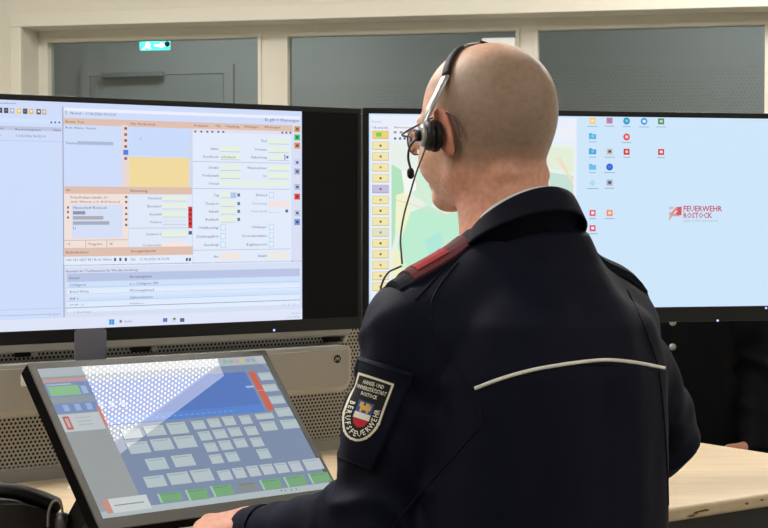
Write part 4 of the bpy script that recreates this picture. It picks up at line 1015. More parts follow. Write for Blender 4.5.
def make_person(name, label, P0, yaw, J, head_c, head_R, hands, skin, cloth, fold_seed, bald=True, fine=0.0028, jres=0.006, hem=0.80, stand=True):
    """J: joints in the person's own frame (x right, y ahead, z up from the floor)"""
    R0 = rz(yaw); P0 = np.array([P0[0], P0[1], 0.0])
    toL = lambda p: R0.T @ (np.asarray(p, float) - P0); toW = lambda V: V @ R0.T + P0
    root = empty(name, P0, label, 'person')
    # ---- body
    hc = head_c; box = [(hc[0] - .13, hc[0] + .13), (hc[1] - .15, hc[1] + .15), (hc[2] - .14, hc[2] + .15)]
    fx, fy, fz = [(*box[0], fine)], [(*box[1], fine)], [(*box[2], fine)]
    for (wr, dr, pn, sg_, bn) in hands:
        tip = wr + np.asarray(dr) / np.linalg.norm(dr) * 0.09
        for lst, a in ((fx, 0), (fy, 1), (fz, 2)): lst.append((tip[a] - .115, tip[a] + .115, 0.0033))
    fd = Field(axis(-.62, .55, .012, fx), axis(-.32, .62, .012, fy), axis(-.02, 1.9, .014, fz))
    head_field(fd, hc, head_R)
    nb = np.array([0, 0.0, 1.50])
    fd.cone(hc + head_R @ np.array((0, -.04, -.16)), nb, 0.058, 0.062, 0.03)
    fd.loft((.86, 1.0, 1.2, 1.36, 1.44, 1.49), (.155, .15, .155, .158, .13, .07), (.105, .10, .105, .10, .085, .06), (-.01, -.01, -.005, -.01, 0, 0), (0,) * 6)
    for s_ in ('L', 'R'):
        sg = -1 if s_ == 'L' else 1
        fd.cone(nb + np.array([sg * .03, 0, -.03]), J['sh' + s_], .045, .048, .03)
        fd.cone(J['sh' + s_], J['el' + s_], .047, .038, .02); fd.cone(J['el' + s_], J['wr' + s_], .038, .026, .015)
        hip = np.array([sg * .09, -.01, .90]); kn = np.array([sg * .10, .02, .50]); an = np.array([sg * .11, -.01, .10])
        fd.cone(hip, kn, .075, .052, .03); fd.cone(kn, an, .052, .036, .02); fd.cone(an - [0, .03, .05], an + [0, .12, -.065], .032, .026, .02)
    for (wr, dr, pn, sg_, bn) in hands: hand(fd, wr, dr, pn, sg_, bn)
    V, Q = fd.mesh(); V = smooth_mesh(V, Q, 1, .4)
    H = (V - hc) @ head_R                                            # in the head's own frame
    base = np.tile(lin(skin[0]), (len(V), 1)); hair = lin(skin[1]); pink = lin(skin[2])
    hd = (np.abs(H) < .2).all(1)
    near = hd & (H[:, 2] > -.1)
    m = sstep(H[:, 2], -.062, -.030) * sstep(-H[:, 1], -.045 + 0, .0 + .005) * near
    m = np.maximum(m, sstep(H[:, 2], .055, .085) * sstep(-H[:, 1], -.075, -.05) * near)
    if bald:
        rt = np.linalg.norm((H - np.array((0, .035, .125))) / np.array((.072, .105, .07)), axis=1); m *= 0.15 + 0.85 * sstep(rt, .8, 1.3)
    ear = near & (np.abs(H[:, 0]) > .0795) & (H[:, 2] < .04) & (H[:, 2] > -.045)
    m[ear] = 0
    colr = base * (1 - m[:, None]) + hair * m[:, None]
    colr[ear] = pink
    nape = hd & (H[:, 2] < -.02) & (H[:, 1] < .03); tt = (sstep(-H[:, 2], .0, .07) * nape * .55)[:, None]; colr = colr * (1 - tt) + pink * tt
    for s_ in (-1, 1):
        eb = np.linalg.norm(H - np.array((s_ * .032, .0835, .010)), axis=1) < .0132; colr[eb & (H[:, 1] > .088)] = lin((225, 222, 216))
        ir = np.linalg.norm(H - np.array((s_ * .032, .096, .010)), axis=1) < .006; colr[ir] = lin((60, 70, 70))
        br = (np.abs(H[:, 2] - .030) < .0045) & (np.abs(H[:, 0] - s_ * .030) < .019) & (H[:, 1] > .07); colr[br] = hair
    for (wr, dr, pn, sg_, bn) in hands: colr[np.linalg.norm(V - wr, axis=1) < .22] = base[0] * .45 + pink * .55
    lips = (np.abs(H[:, 0]) < .024) & (np.abs(H[:, 2] + .0545) < .009) & (H[:, 1] > .09); colr[lips] = pink * .9
    body = build('body', toW(V), Q, M['skin'], root, True, colors=colr)
    # ---- jacket
    fj = Field(axis(-.44, .44, jres), axis(-.30, .50, jres), axis(hem - .05, 1.62, jres))
    fj.loft((hem - .02, .95, 1.10, 1.25, 1.335, 1.400, 1.440, 1.480, 1.520), (.206, .198, .190, .184, .174, .156, .120, .084, .070), (.150, .146, .138, .134, .130, .116, .098, .084, .076),
            (-.012, -.014, -.014, -.018, -.024, -.022, -.010, -.004, .0), (0,) * 9, 2.3)
    for s_ in ('L', 'R'):
        sg = -1 if s_ == 'L' else 1
        sh, el, wr = J['sh' + s_], J['el' + s_], J['wr' + s_]
        fj.cone(np.array([sg * .058, .0, 1.464]), sh + [0, 0, .004], .051, .062, .035)
        fj.cone(sh, sh + (el - sh) * .5, .072, .066, .03); fj.cone(sh + (el - sh) * .5, el, .066, .060, .025)
        fj.cone(el, el + (wr - el) * .96, .060, .043, .022)
    if stand: fj.ell((-.016, .0, 1.498), (.0745, .080, .046), k=.015)
    V, Q = fj.mesh()
    # open sleeve ends / hem: drop the cap faces beyond the cuff
    V = smooth_mesh(V, Q, 2, .5); N = vnormals(V, Q)
    # cloth folds
    rs = np.random.RandomState(fold_seed); ofs = rs.uniform(0, 50, 3)
    disp = np.zeros(len(V))
    nz_ = lambda P, o: np.array([noise.noise(Vector(p)) for p in (P + ofs + o)])
    disp += 0.0070 * nz_(V * np.array([13, 13, 3.2]), 0)                               # vertical drape
    disp += 0.0026 * nz_(V * np.array([24, 24, 9.]), 7)
    disp += 0.0028 * np.abs(nz_(V * np.array([9, 9, 9.]), 17))
    for s_ in ('L', 'R'):
        sh, el, wr = J['sh' + s_], J['el' + s_], J['wr' + s_]
        for (a, b, c0, wd, am, fq) in ((sh, el, .95, .45, .0065, 11), (el, wr, .25, .5, .0065, 10), (sh, el, .1, .3, .004, 8)):
            t, d = seg_t(V, a, b); wgt = np.exp(-((t - c0) / wd) ** 2) * (d < .10)
            ax = (b - a) / np.linalg.norm(b - a); L = np.linalg.norm(b - a)
            tw = nz_(V * 9, 31)
            disp += am * wgt * (1 - np.abs(np.sin(t * L * 2 * math.pi * fq * .55 + 3.2 * tw)) * 1.6)
    V = V + N * disp[:, None]; V = smooth_mesh(V, Q, 1, .35)
    jk = build('jacket', toW(V), Q, M[cloth], root, True)
    Vw = toW(V); bvh = BVHTree.FromPolygons([tuple(p) for p in Vw], [tuple(map(int, q)) for q in Q])
    # cuffs
    for s_ in ('L', 'R'):
        el, wr = J['el' + s_], J['wr' + s_]; d = (wr - el) / np.linalg.norm(wr - el); e = el + (wr - el) * .96
        n = np.cross(d, [0, 0, 1]); n /= np.linalg.norm(n)
        pts = [toW(e + d * t) for t in (-.012, .0, .018, .027, .030, .027, .018)]; rr_ = [.0445, .0462, .0452, .0445, .0425, .0405, .0400]
        v, f = tube(pts, rr_, 28); f = f[:-2]; build('cuff', v, f, M[cloth], root, True)
    # ---- trousers and shoes
    ft = Field(axis(-.26, .26, .012), axis(-.24, .24, .012), axis(.03, 1.04, .014))
    ft.loft((.80, .90, 1.02), (.178, .172, .16), (.125, .122, .112), (-.01, -.01, -.01), (0, 0, 0))
    for sg in (-1, 1):
        ft.cone((sg * .09, -.01, .88), (sg * .10, .012, .50), .096, .078, .03); ft.cone((sg * .10, .012, .50), (sg * .11, -.01, .07), .078, .066, .02)
    V, Q = ft.mesh(); V = smooth_mesh(V, Q, 2); build('trousers', toW(V), Q, M['trousers'], root, True)
    for sg in (-1, 1):
        fs = Field(axis(-.06, .06, .008), axis(-.14, .22, .008), axis(-.01, .14, .008))
        fs.cone((0, -.07, .045), (0, .08, .040), .040, .042, .02); fs.cone((0, .05, .035), (0, .15, .030), .042, .034, .02); fs.cone((0, -.03, .06), (0, -.03, .12), .042, .042, .02); fs.cutz(.0, False)
        V, Q = fs.mesh(); V = smooth_mesh(V, Q, 1) + np.array([sg * .11, -.0, .001]); build('shoe', toW(V), Q, M['leather'], root, True)
    return root, bvh, toW, toL, R0, P0, hem

# ---------------------------------------------------------------- the officer at the console
PO = np.array([0.205, 2.26, 0.0]); YAW = math.radians(28)
_l = lambda p: rz(YAW).T @ (np.asarray(p, float) - PO)
J1 = dict(shL=_l((0.046, 2.200, 1.390)), shR=_l((0.314, 2.340, 1.382)), elL=_l((-0.012, 2.215, 1.130)), elR=_l((0.410, 2.470, 1.215)),
          wrL=_l((-0.185, 2.400, 1.072)), wrR=_l((0.270, 2.660, 1.090)))
HY = math.radians(43)
HC = np.array([0.142, 2.300, 1.652]); HR = rz(HY) @ rx(math.radians(-4))
hdL = rz(YAW).T @ np.array((-0.91, 0.34, -0.20)); hpL = rz(YAW).T @ np.array((-0.08, -0.25, 0.96))
hdR = rz(YAW).T @ np.array((-0.85, 0.50, -0.28)); hpR = rz(YAW).T @ np.array((-.2, .1, 0.95))
wl = J1['wrL'] + hdL * 0.008 + np.array([0, 0, .023]); wrr = J1['wrR'] + hdR * 0.012
SK = ((222, 176, 150), (158, 133, 114), (220, 148, 124))
p1, bvh1, toW1, toL1, R1, PO1, hem1 = make_person('person', 'bald person with a headset and a navy uniform jacket, seen from behind at the console', PO, YAW, J1, _l(HC), rz(YAW).T @ HR,
    [(wl, hdL, hpL, 1, (.55, .5, .4)), (wrr, hdR, hpR, -1, (.25, .4, .3))], SK, 'jacket', 11)
D1 = lambda v: np.asarray(v, float) @ rz(YAW).T
def hit(x, y, bvh=None, off=0.0):
    d = ray(x, y); d = d / np.linalg.norm(d)
    h = (bvh or bvh1).ray_cast(Vector(CAM), Vector(d))
    if h[0] is None:
        h = (bvh or bvh1).find_nearest(Vector(at_depth(x, y, 2.25)))
    n = np.array(h[1]); n = n if n @ d < 0 else -n
    return np.array(h[0]) + n * off, n
# collar
def collar_ring(phis, prof, front_drop, zb, cy, cx=0.0):
    V, Fc = [], []
    for ph in phis:
        bk = 0.5 + 0.5 * math.cos(ph)                       # 1 at the back of the neck
        s_, c_ = math.sin(ph), math.cos(ph)
        for (r, dz) in prof:
            V.append((cx + s_ * r * 0.98, cy - c_ * r * 1.02, zb - front_drop * (1 - bk) ** 0.95 + dz))
    m_ = len(prof)
    for i in range(len(phis) - 1):
        for k in range(m_): k2 = (k + 1) % m_; Fc.append([i * m_ + k, (i + 1) * m_ + k, (i + 1) * m_ + k2, i * m_ + k2])
    Fc.append(list(range(m_))); Fc.append([(len(phis) - 1) * m_ + k for k in range(m_)][::-1])
    return toW1(np.array(V)), Fc
ph = np.linspace(-2.45, 2.45, 61)
v, f = collar_ring(ph, [(.0690, -.055), (.0700, -.02), (.0705, -.002), (.0720, .002), (.0755, .001), (.0795, -.006), (.0845, -.016), (.0890, -.025), (.0908, -.029), (.0885, -.031), (.083, -.026), (.077, -.018), (.0735, -.055)], 0.094, 1.581, -.002, -.020)
col = build('collar', v, f, M['collar'], p1, True)
v, f = collar_ring(np.linspace(-2.6, 2.6, 61), [(.0610, -.04), (.0615, .0), (.0625, .003), (.0640, .003), (.0647, .0), (.0647, -.04)], 0.078, 1.5806, .004, -.019)
build('shirt_collar', v, f, M['shirt'], p1, True)
# shoulder straps with rank slides
def strap(sg):
    rows = []; n = 14
    for i in range(n + 1):
        t = i / n; x = sg * (.076 + .134 * t); row = []
        for k in range(7):
            y = .052 * (k / 6 - .5) * (1 - .12 * (t > .9)) + .018
            h = bvh1.ray_cast(Vector(toW1(np.array([[x, y, 1.75]]))[0]), Vector((0, 0, -1)))
            z = h[0][2] if h[0] is not None else 1.45
            row.append((x, y, z))
        rows.append(row)
    Z_ = np.array(rows); z = Z_[:, :, 2]; zc = z.max(axis=1)
    ks = np.polyfit(np.linspace(0, 1, n + 1), zc, 3); zs = np.polyval(ks, np.linspace(0, 1, n + 1))
    for k in range(7): Z_[:, k, 2] = zs - .010 * ((k / 6 - .5) * 2) ** 2
    return Z_
def slab(grid, i0, i1, k0, k1, lift, th):
    g_ = grid[i0:i1 + 1, k0:k1 + 1]; a, b = g_.shape[:2]; top = g_ + [0, 0, lift + th]; bot = g_ + [0, 0, lift]
    V_ = np.concatenate([toW1(top.reshape(-1, 3)), toW1(bot.reshape(-1, 3))]); o = a * b; Fc = []
    for i in range(a - 1):
        for k in range(b - 1):
            q = [i * b + k, i * b + k + 1, (i + 1) * b + k + 1, (i + 1) * b + k]; Fc.append(q); Fc.append([j + o for j in q][::-1])
    bd = [k for k in range(b)] + [i * b + b - 1 for i in range(1, a)] + [(a - 1) * b + k for k in range(b - 2, -1, -1)] + [i * b for i in range(a - 2, 0, -1)]
    for j in range(len(bd)): p_, q_ = bd[j], bd[(j + 1) % len(bd)]; Fc.append([p_, p_ + o, q_ + o, q_])
    return V_, Fc
for sg in (-1, 1):
    G = strap(sg)
    v, f = slab(G, 0, 14, 0, 6, .002, .007); so = build('shoulder_strap', v, f, M['collar'], p1)
    if sg < 0:
        v, f = slab(G, 3, 12, 0, 6, .0092, .0035); build('rank_slide', v, f, M['maroon'], so)
        v, f = slab(G, 6, 11, 1, 5, .0129, .0012); build('rank_field', v, f, M['red_cloth'], so)
    else:
        v, f = slab(G, 3, 12, 0, 6, .0092, .0035); build('rank_slide', v, f, M['collar'], so)
# white piping across the back, seams
def px_tube(pts, r, off, n=8, bvh=None, flat=None, seg=8):
    P = catmull([(a, b, 0) for a, b in pts], n); path = np.array([hit(a, b, bvh, off)[0] for a, b, _ in P])
    for _ in range(3): path[1:-1] = path[1:-1] * .5 + (path[:-2] + path[2:]) * .25
    return tube(path, r, seg, flat)
v, f = px_tube([(475, 388.5), (500, 379), (530, 370.5), (560, 365), (590, 361), (610, 360), (635, 362.5), (664, 368)], .0025, .0006)
build('back_piping', v, f, M['piping'], p1, True)
seam = M['collar']
for pts in ([(458, 262), (440, 285), (430, 310), (440, 345), (465, 380), (478, 402), (482, 425)], [(470, 238), (452, 258), (432, 282), (415, 300)],
            [(482, 424), (455, 455), (425, 488), (402, 515), (392, 530)], [(628, 290), (645, 330), (658, 368), (664, 420), (667, 470), (668, 505)], [(475, 391.5), (530, 373.5), (590, 364), (664, 371)]):
    v, f = px_tube(pts, .0016, .0002); build('seam', v, f, seam, p1, True)
# sleeve pocket and woven badge
def bil(q, s_, t_):
    q = np.array(q, float); return (q[0] * (1 - s_) + q[1] * s_) * (1 - t_) + (q[3] * (1 - s_) + q[2] * s_) * t_
def px_slab(quad, ns, nt, off, th, bvh=None):
    top, bot = [], []
    for j in range(nt + 1):
        for i in range(ns + 1):
            x, y = bil(quad, i / ns, j / nt); p_, n_ = hit(x, y, bvh); top.append((p_, n_))
    P = np.array([a for a, _ in top]).reshape(nt + 1, ns + 1, 3); Nn = np.array([b for _, b in top]).reshape(nt + 1, ns + 1, 3)
    for _ in range(4):
        for A_ in (P, Nn):
            A_[1:-1] = A_[1:-1] * .5 + (A_[:-2] + A_[2:]) * .25; A_[:, 1:-1] = A_[:, 1:-1] * .5 + (A_[:, :-2] + A_[:, 2:]) * .25
    Nn /= np.linalg.norm(Nn, axis=2)[:, :, None]
    V_ = np.concatenate([(P + Nn * (off + th)).reshape(-1, 3), (P + Nn * (off - .006)).reshape(-1, 3)])
    o = (ns + 1) * (nt + 1); b = ns + 1; Fc = []
    for j in range(nt):
        for i in range(ns): q = [j * b + i, (j + 1) * b + i, (j + 1) * b + i + 1, j * b + i + 1]; Fc.append(q); Fc.append([k + o for k in q][::-1])
    bd = [k for k in range(b)] + [j * b + ns for j in range(1, nt + 1)] + [nt * b + k for k in range(ns - 1, -1, -1)] + [j * b for j in range(nt - 1, 0, -1)]
    for k in range(len(bd)): p_, q_ = bd[k], bd[(k + 1) % len(bd)]; Fc.append([q_, q_ + o, p_ + o, p_])
    return V_, Fc, P, Nn
POCK = [(361, 357), (415, 373), (373, 470), (331, 456)]
v, f, GP, GN = px_slab(POCK, 18, 26, .002, .003)
pk = build('sleeve_pocket', v, f, M['jacket'], p1, True)
pe = [POCK[0], POCK[1], POCK[2], POCK[3], POCK[0]]
def gpos(s_, t_, off):
    """point on the pocket surface, s across, t down"""
    a = min(max(s_, 0), 1) * (GP.shape[1] - 1); b = min(max(t_, 0), 1) * (GP.shape[0] - 1); i, j = min(int(a), GP.shape[1] - 2), min(int(b), GP.shape[0] - 2); u_, w_ = a - i, b - j
    L_ = lambda A_: (A_[j, i] * (1 - u_) + A_[j, i + 1] * u_) * (1 - w_) + (A_[j + 1, i] * (1 - u_) + A_[j + 1, i + 1] * u_) * w_
    n_ = L_(GN); return L_(GP) + n_ / np.linalg.norm(n_) * (.005 + off)
loop = [(.04, .03), (.5, .03), (.96, .03), (.96, .5), (.96, .97), (.5, .97), (.04, .97), (.04, .5), (.04, .03)]
v, f = tube([gpos(a, b, .0006) for p_, q_ in zip(loop[:-1], loop[1:]) for a, b in [tuple(np.array(p_) * (1 - k / 5) + np.array(q_) * k / 5) for k in range(5)]] + [gpos(.04, .03, .0006)], .0011, 6); build('pocket_stitching', v, f, M['collar'], pk, True)
# badge coordinates: s 0..1 across, t 0..1 down, mapped through the pixels of its corners to the pocket surface
def inv_bil(x, y):
    s_, t_ = .5, .5
    for _ in range(12):
        p_ = bil(POCK, s_, t_); ds = (bil(POCK, s_ + 1e-4, t_) - p_) / 1e-4; dt = (bil(POCK, s_, t_ + 1e-4) - p_) / 1e-4
        e_ = np.array([x, y]) - p_; det = ds[0] * dt[1] - ds[1] * dt[0]
        s_ += (e_[0] * dt[1] - e_[1] * dt[0]) / det; t_ += (ds[0] * e_[1] - ds[1] * e_[0]) / det
    return s_, t_
BQ = [(362, 370.5), (397, 382.5), (375, 447), (337, 435)]
def bpos(s_, t_, off): x, y = bil(BQ, s_, t_); a, b = inv_bil(x, y); return gpos(a, b, off)
def shield(s_, t_, tl, ins=0.0):
    """inside test of a shield: straight sides to tl, then a half ellipse"""
    if s_ < ins or s_ > 1 - ins or t_ < ins * .55: return False
    if t_ <= tl: return True
    return ((s_ - .5) / (.5 - ins)) ** 2 + ((t_ - tl) / (1 - tl - ins * .55)) ** 2 <= 1
def bcol(s_, t_):
    if not shield(s_, t_, .60, .035): return (24, 25, 28)
    if not shield(s_, t_, .60, .095): return (226, 222, 200)
    a, b = (s_ - .30) / .40, (t_ - .40) / .385
    if 0 <= a <= 1 and 0 <= b <= 1 and shield(a, b, .55):
        if b < .46:
            gx, gy = a - .5, b - .24          # a small gold beast on blue
            body = (abs(gx) < .26 and abs(gy - .02) < .075) or (-.34 < gx < -.14 and -.17 < gy < .02) or (abs(gx + .2) < .05 and 0 < gy < .2) or (abs(gx - .2) < .05 and 0 < gy < .2) or (.02 < gx < .22 and -.17 < gy < -.02) or (.28 < gx < .36 and -.14 < gy < .08)
            return (214, 172, 72) if body else (58, 84, 150)
        return (224, 222, 216) if b < .70 else (186, 38, 52)
    return (30, 32, 34)
NS, NT = 56, 90; V_, C_, Fc = [], [], []
for j in range(NT):
    for i in range(NS):
        s_, t_ = (i + .5) / NS, (j + .5) / NT
        if not shield(s_, t_, .60): continue
        c = lin(bcol(s_, t_)); b0 = len(V_); rim = .0016 if bcol(s_, t_) == (226, 222, 200) else .0012
        for a, b in ((i, j), (i, j + 1), (i + 1, j + 1), (i + 1, j)): V_.append(bpos(a / NS, b / NT, rim)); C_.append(c)
        Fc.append([b0, b0 + 1, b0 + 2, b0 + 3])
badge = build('sleeve_badge', V_, Fc, M['patch'], p1, colors=np.array(C_)); badge['label'] = 'black woven shield badge with cream border'
def badge_text(items):
    V_, Fc = [], []
    for (txt, fn, sc) in items:
        tv, tf = text2d(txt, True)
        if not len(tv): continue
        n0 = len(V_); V_ += [bpos(*fn(x * sc, y * sc, tv[:, 0].max() * sc), .0021) for x, y in tv]; Fc += [[k + n0 for k in q][::1] for q in tf]
    return V_, Fc
items = []
for (txt, t_, wd, h_) in (('HANSE- UND', .150, .52, .055), ('UNIVERSITÄTSSTADT', .235, .74, .055), ('ROSTOCK', .320, .40, .055)):
    tv, _ = text2d(txt, True); w0 = tv[:, 0].max()
    items.append((txt, (lambda x, y, w_, t_=t_, wd=wd, h_=h_, w0=w0: (.5 - wd / 2 + x / w0 * wd, t_ - y * h_)), 1.0))
word = 'BERUFSFEUERWEHR'
def arc_pt(q):
    """q 0..1 along the inner border, from the left side round the bottom to the right side"""
    tl = .60; sf = .15
    if q < sf: return np.array([.19, .45 + (tl - .45) * q / sf]), np.array([0, 1.0])
    if q > 1 - sf: return np.array([.81, tl - (tl - .45) * (q - 1 + sf) / sf]), np.array([0, -1.0])
    a = math.pi * (1 - (q - sf) / (1 - 2 * sf)); return np.array([.5 + .31 * math.cos(a), tl + .275 * math.sin(a)]), np.array([math.sin(a) * .31, -math.cos(a) * .275])
for k, ch in enumerate(word):
    q = (k + .5) / len(word); c, tg = arc_pt(q); asp = 0.60
    tg = np.array([tg[0], tg[1] / asp]); tg /= np.linalg.norm(tg); nm = np.array([tg[1], -tg[0]])      # in a square frame, nm towards the middle
    items.append((ch, (lambda x, y, w_, c=c, tg=tg, nm=nm: tuple(c + np.array([1, asp]) * (tg * (x - w_ / 2) * .105 + nm * (y - .5) * .125))), 1.0))
v, f = badge_text(items); bt_ = build('badge_lettering', v, f, mat('badge_thread', (232, 230, 214), .8, .2, var=.05, vscale=400), badge)

# ---------------------------------------------------------------- headset worn by the officer
HW = lambda p: HC + HR @ np.asarray(p, float)
hsx = empty('headset', HW((-.1, 0, -.03)), 'black and silver headset with boom microphone worn on the bald head', 'headset')
arc = []
upd = np.array([0, math.sin(math.radians(13)), math.cos(math.radians(13))])
for a in np.linspace(math.radians(172), math.radians(8), 41):
    dr_ = np.array([math.cos(a), 0, 0]) + math.sin(a) * upd
    k_ = 1 / math.sqrt(sum((dr_ / np.array([.079, .105, .088])) ** 2)) + .0028
    arc.append(np.array([0, -.010, .043]) + dr_ * k_)
arc = np.array([HW(p) for p in arc])
HF = HR @ np.array([0, 1.0, 0])
v, f = tube(arc[4:], .0045, 8, (1.5, .55), ref=tuple(HR @ np.array([1., 0, 0]))); build('headband', v, f, M['silver'], hsx, True)
v, f = tube(arc[5:16] + (arc[5:16] - HW((0, 0, .04))) * .012, .0050, 10, (1.6, .7), ref=tuple(HR @ np.array([1., 0, 0]))); build('headband_pad', v, f, M['rubber'], hsx, True)
v, f = tube(arc[21:24] + (arc[21:24] - HW((0, 0, .04))) * .03, .0055, 10, (1.5, .8), ref=tuple(HR @ np.array([1., 0, 0]))); build('band_clip', v, f, M['rubber'], hsx, True)
# yoke, cup, cushion
cup = np.array([-.102, .005, .001]); ax_ = HR @ np.array([-1.0, .55, 0])
v, f = tube([arc[6], arc[4] + HR @ np.array([-.003, .001, 0]), HW((-.0975, .008, .040)), HW((-.1070, .011, .022)), HW((-.111, .013, .004))], [.0046, .0058, .0058, .0055, .0045], 10, (1.35, .6), ref=tuple(HR @ np.array([1., 0, 0]))); build('yoke', v, f, M['silver'], hsx, True)
v, f = lathe(HW(cup + [.013, 0, 0]), ax_, [(0.0103, -0.0031), (0.0177, -0.0023), (0.0214, 0.0008), (0.0225, 0.0047), (0.0214, 0.0086), (0.0185, 0.0101), (0.0103, 0.0101)], 28); build('ear_cushion', v, f, M['rubber'], hsx, True)
v, f = lathe(HW(cup), ax_, [(0.0204, -0.0008), (0.0211, 0.0031), (0.0193, 0.0077), (0.0148, 0.0101), (0.0059, 0.0108)], 28); cp = build('ear_cup', v, f, M['black_plastic'], hsx, True)
v, f = lathe(HW(cup), ax_, [(0.0151, 0.0097), (0.0159, 0.0116), (0.0140, 0.0147), (0.0089, 0.0155)], 24); build('cup_ring', v, f, M['silver'], cp, True)
v, f = lathe(HW(cup), ax_, [(0.0077, 0.0151), (0.0077, 0.0202), (0.0059, 0.0217), (0.0015, 0.0221)], 20); build('boom_pivot', v, f, M['rubber'], hsx, True)
bm_ = catmull([HW(cup + [-.024, .003, -.004]), HW(cup + [-.025, .016, -.014]), HW(cup + [-.021, .025, -.028]), HW(cup + [-.014, .029, -.042])], 8)
v, f = tube(bm_, .0017, 8); build('microphone_boom', v, f, M['cable'], hsx, True)
v, f = tube(catmull([bm_[-1], bm_[-1] + HR @ np.array([.001, .001, -.008]), bm_[-1] + HR @ np.array([.001, .001, -.015])], 5), [.002, .0038, .0046, .005, .005, .005, .005, .0048, .0042, .003, .001], 12); build('microphone_tip', v, f, M['rubber'], hsx, True)
c0 = HW(cup + [-.008, .004, -.018])
cpts = [c0, at_depth(416.5, 172, 2.225), at_depth(410.5, 192, 2.225), at_depth(404, 215, 2.225), at_depth(400.5, 238, 2.22), at_depth(401.5, 255, 2.21)]
e_, n_ = hit(403, 272, None, .006); cpts.append(np.array([cpts[-1][0] + .001, (cpts[-1][1] + e_[1]) / 2, cpts[-1][2] - .012]))
v, f = tube(catmull(cpts, 8), .0013, 8); build('cable', v, f, M['cable'], hsx, True)
kp = [at_depth(401.5, 266, 2.215), at_depth(396, 268.5, 2.22), at_depth(389, 272, 2.235), at_depth(383.5, 280, 2.25), at_depth(380.5, 291, 2.27), at_depth(381, 306, 2.29)]
v, f = tube(catmull(kp, 8), .0014, 8); build('lower_cable', v, f, M['cable'], hsx, True)
v, f = tube([HW((.090, -.002, .030)), HW((.0905, -.006, .020)), HW((.088, -.012, .012))], [.006, .007, .005], 12, (1.6, .7)); build('side_pad', v, f, M['rubber'], hsx, True)

# ---------------------------------------------------------------- spectacles
gl = empty('eyeglasses', HW((0, .1, -.01)), 'thin metal-rimmed eyeglasses worn on the face turned away', 'eyeglasses')
gm = mat('spectacle_metal', (92, 80, 92), .35, .5, metal=.6, var=.05, vscale=80)
for sg in (-1, 1):
    rim = [HW((sg * (.034 + .025 * math.cos(a)), .108 - .012 * abs(math.cos(a)) * (1 if math.cos(a) > 0 else .2), .004 + .018 * math.sin(a))) for a in np.linspace(0, 2 * math.pi, 25)]
    v, f = tube(rim, .0011, 6); build('rim', v, f, gm, gl, True)
    c = np.mean(rim[:-1], axis=0); V_ = rim[:-1] + [c]; build('lens', V_, [[i, (i + 1) % 24, 24] for i in range(24)], M['lens'], gl, True)
    v, f = tube(catmull([HW((sg * .059, .096, .010)), HW((sg * .076, .088, .012)), HW((sg * .0865, .050, .019)), HW((sg * .0865, .012, .028)), HW((sg * .0838, -.012, .030)), HW((sg * .0830, -.026, .016)), HW((sg * .0815, -.032, -.004))], 6), .0016, 8); build('temple', v, f, gm, gl, True)
v, f = tube(catmull([HW((-.010, .108, .008)), HW((0, .113, .011)), HW((.010, .108, .008))], 5), .0011, 6); build('bridge', v, f, gm, gl, True)

# mouse under the left hand
mw = toW1((J1['wrL'] + hdL * .115)[None])[0]
fm = Field(axis(-.045, .045, .004), axis(-.07, .07, .004), axis(-.005, .05, .004))
fm.ell((0, 0, .008), (.032, .058, .027), k=.002); fm.cutz(0.0, False); V, Q = fm.mesh(); V = smooth_mesh(V, Q, 1)
ma = math.atan2(-(-.36), .90); V = V @ rz(math.radians(62)).T
build_m = empty('computer_mouse', (mw[0], mw[1], ZD), 'black computer mouse under the left hand on the desk', 'mouse')
build('mouse_body', V + np.array([mw[0], mw[1], ZD + .0005]), Q, M['black_plastic'], build_m, True)
v, f = tube(np.array([(0, .028, .033), (0, .036, .031)]) @ rz(math.radians(62)).T + np.array([mw[0], mw[1], ZD]), .004, 10); build('scroll_wheel', v, f, M['rubber'], build_m, True)

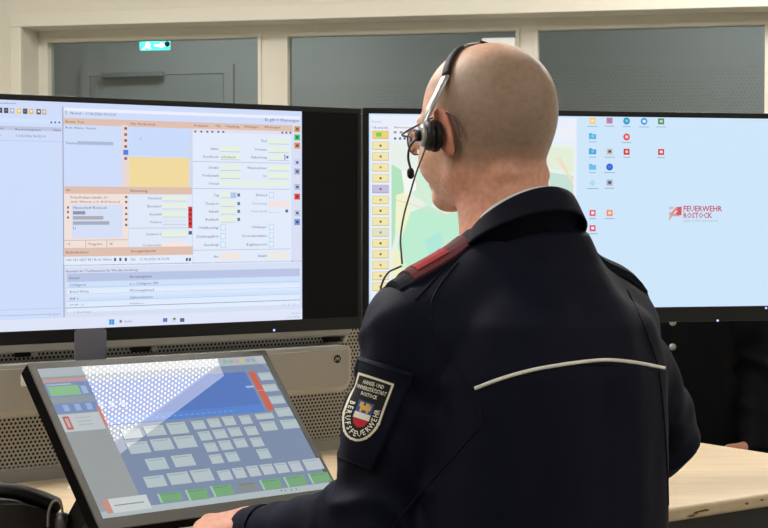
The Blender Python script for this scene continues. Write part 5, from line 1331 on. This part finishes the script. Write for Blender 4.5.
# ---------------------------------------------------------------- second person standing beyond the desk
PB_ = np.array([0.742, 4.30, 0.0]); YB = math.radians(180 + 6)
_m = lambda p: rz(YB).T @ (np.asarray(p, float) - PB_)
J2 = dict(shR=_m((0.565, 4.29, 1.405)), shL=_m((0.922, 4.31, 1.405)), elR=_m((0.50, 4.30, 1.12)), elL=_m((0.985, 4.315, 1.13)), wrR=_m((0.53, 4.16, .93)), wrL=_m((0.966, 4.22, .938)))
hd2 = rz(YB).T @ np.array((-.70, -.30, -.60)); hp2 = rz(YB).T @ np.array((.5, -.75, -.1)); hd3 = rz(YB).T @ np.array((.2, -.3, -.9)); hp3 = rz(YB).T @ np.array((-.9, -.3, 0))
HC2 = np.array([.742, 4.27, 1.640])
p2, bvh2, *_ = make_person('person', 'person in a black uniform jacket with silver buttons, standing behind the right monitor', PB_, YB, J2, _m(HC2), rz(math.radians(0)),
    [(J2['wrL'] + hd2 * .012, hd2, hp2, 1, (.3, .4, .3)), (J2['wrR'] + hd3 * .012, hd3, hp3, -1, (.2, .3, .2))], ((205, 160, 136), (80, 62, 48), (206, 140, 118)), 'jacket2', 23, bald=False, fine=.004, jres=.008)
bx0 = None
for (x, y) in ((672.5, 299), (672.8, 322.5), (672.6, 347), (673, 398)):
    q, n = hit(x, y, bvh2)
    if bx0 is None: bx0 = q
    v, f = lathe(q - n * .001, n, [(.0092, 0), (.0092, .002), (.0075, .0045), (.003, .006)], 16); build('button', v, f, M['silver'] if y != 398 else M['jacket2'], p2, True)
v, f = px_tube([(664, 325), (665, 360), (666, 400), (667, 440)], .0016, .0004, bvh=bvh2); build('front_seam', v, f, M['jacket2'], p2, True)

# ---------------------------------------------------------------- black desk telephone at the left edge
q = on_z(-3, 536, ZD); tu = DU; tn = -DN
ph_ = empty('desk_telephone', q, 'black curved desk telephone with a looped grey cable at the left edge', 'telephone')
prof = [(-.10, 0), (.105, 0), (.108, .012), (.098, .024), (.075, .038), (.045, .052), (.012, .062), (-.03, .066), (-.07, .060), (-.10, .045)]
v, f = extrude_poly(q + EZ * .0005, tu, EZ, -tn, prof, -.085, .075)
build('telephone_body', v, f, M['black_plastic'], ph_)
hand_p = catmull([q + tu * a + EZ * b - tn * .03 for a, b in ((-.13, .070), (-.085, .082), (-.03, .084), (.02, .076), (.06, .060), (.088, .044))], 6)
v, f = tube(hand_p, np.interp(np.arange(len(hand_p)), np.linspace(0, len(hand_p) - 1, 6), (.024, .019, .016, .016, .019, .022)), 16, (1.25, .8)); build('handset', v, f, M['black_plastic'], ph_, True)
v, f = tube(catmull([at_depth(48, 527, 2.64), at_depth(48.5, 513, 2.64), at_depth(52, 503, 2.64), at_depth(57, 500.5, 2.64), at_depth(61, 504, 2.64), at_depth(62.5, 513, 2.64), at_depth(62.5, 520, 2.64)], 6), .0021, 8); build('cable_loop', v, f, M['cable_light'], ph_, True)
v, f = tube([at_depth(61.5, 530, 2.645), at_depth(62, 520, 2.645), at_depth(62.5, 513, 2.645)], [.011, .0115, .008], 14); build('cable_plug', v, f, M['steel'], ph_, True)
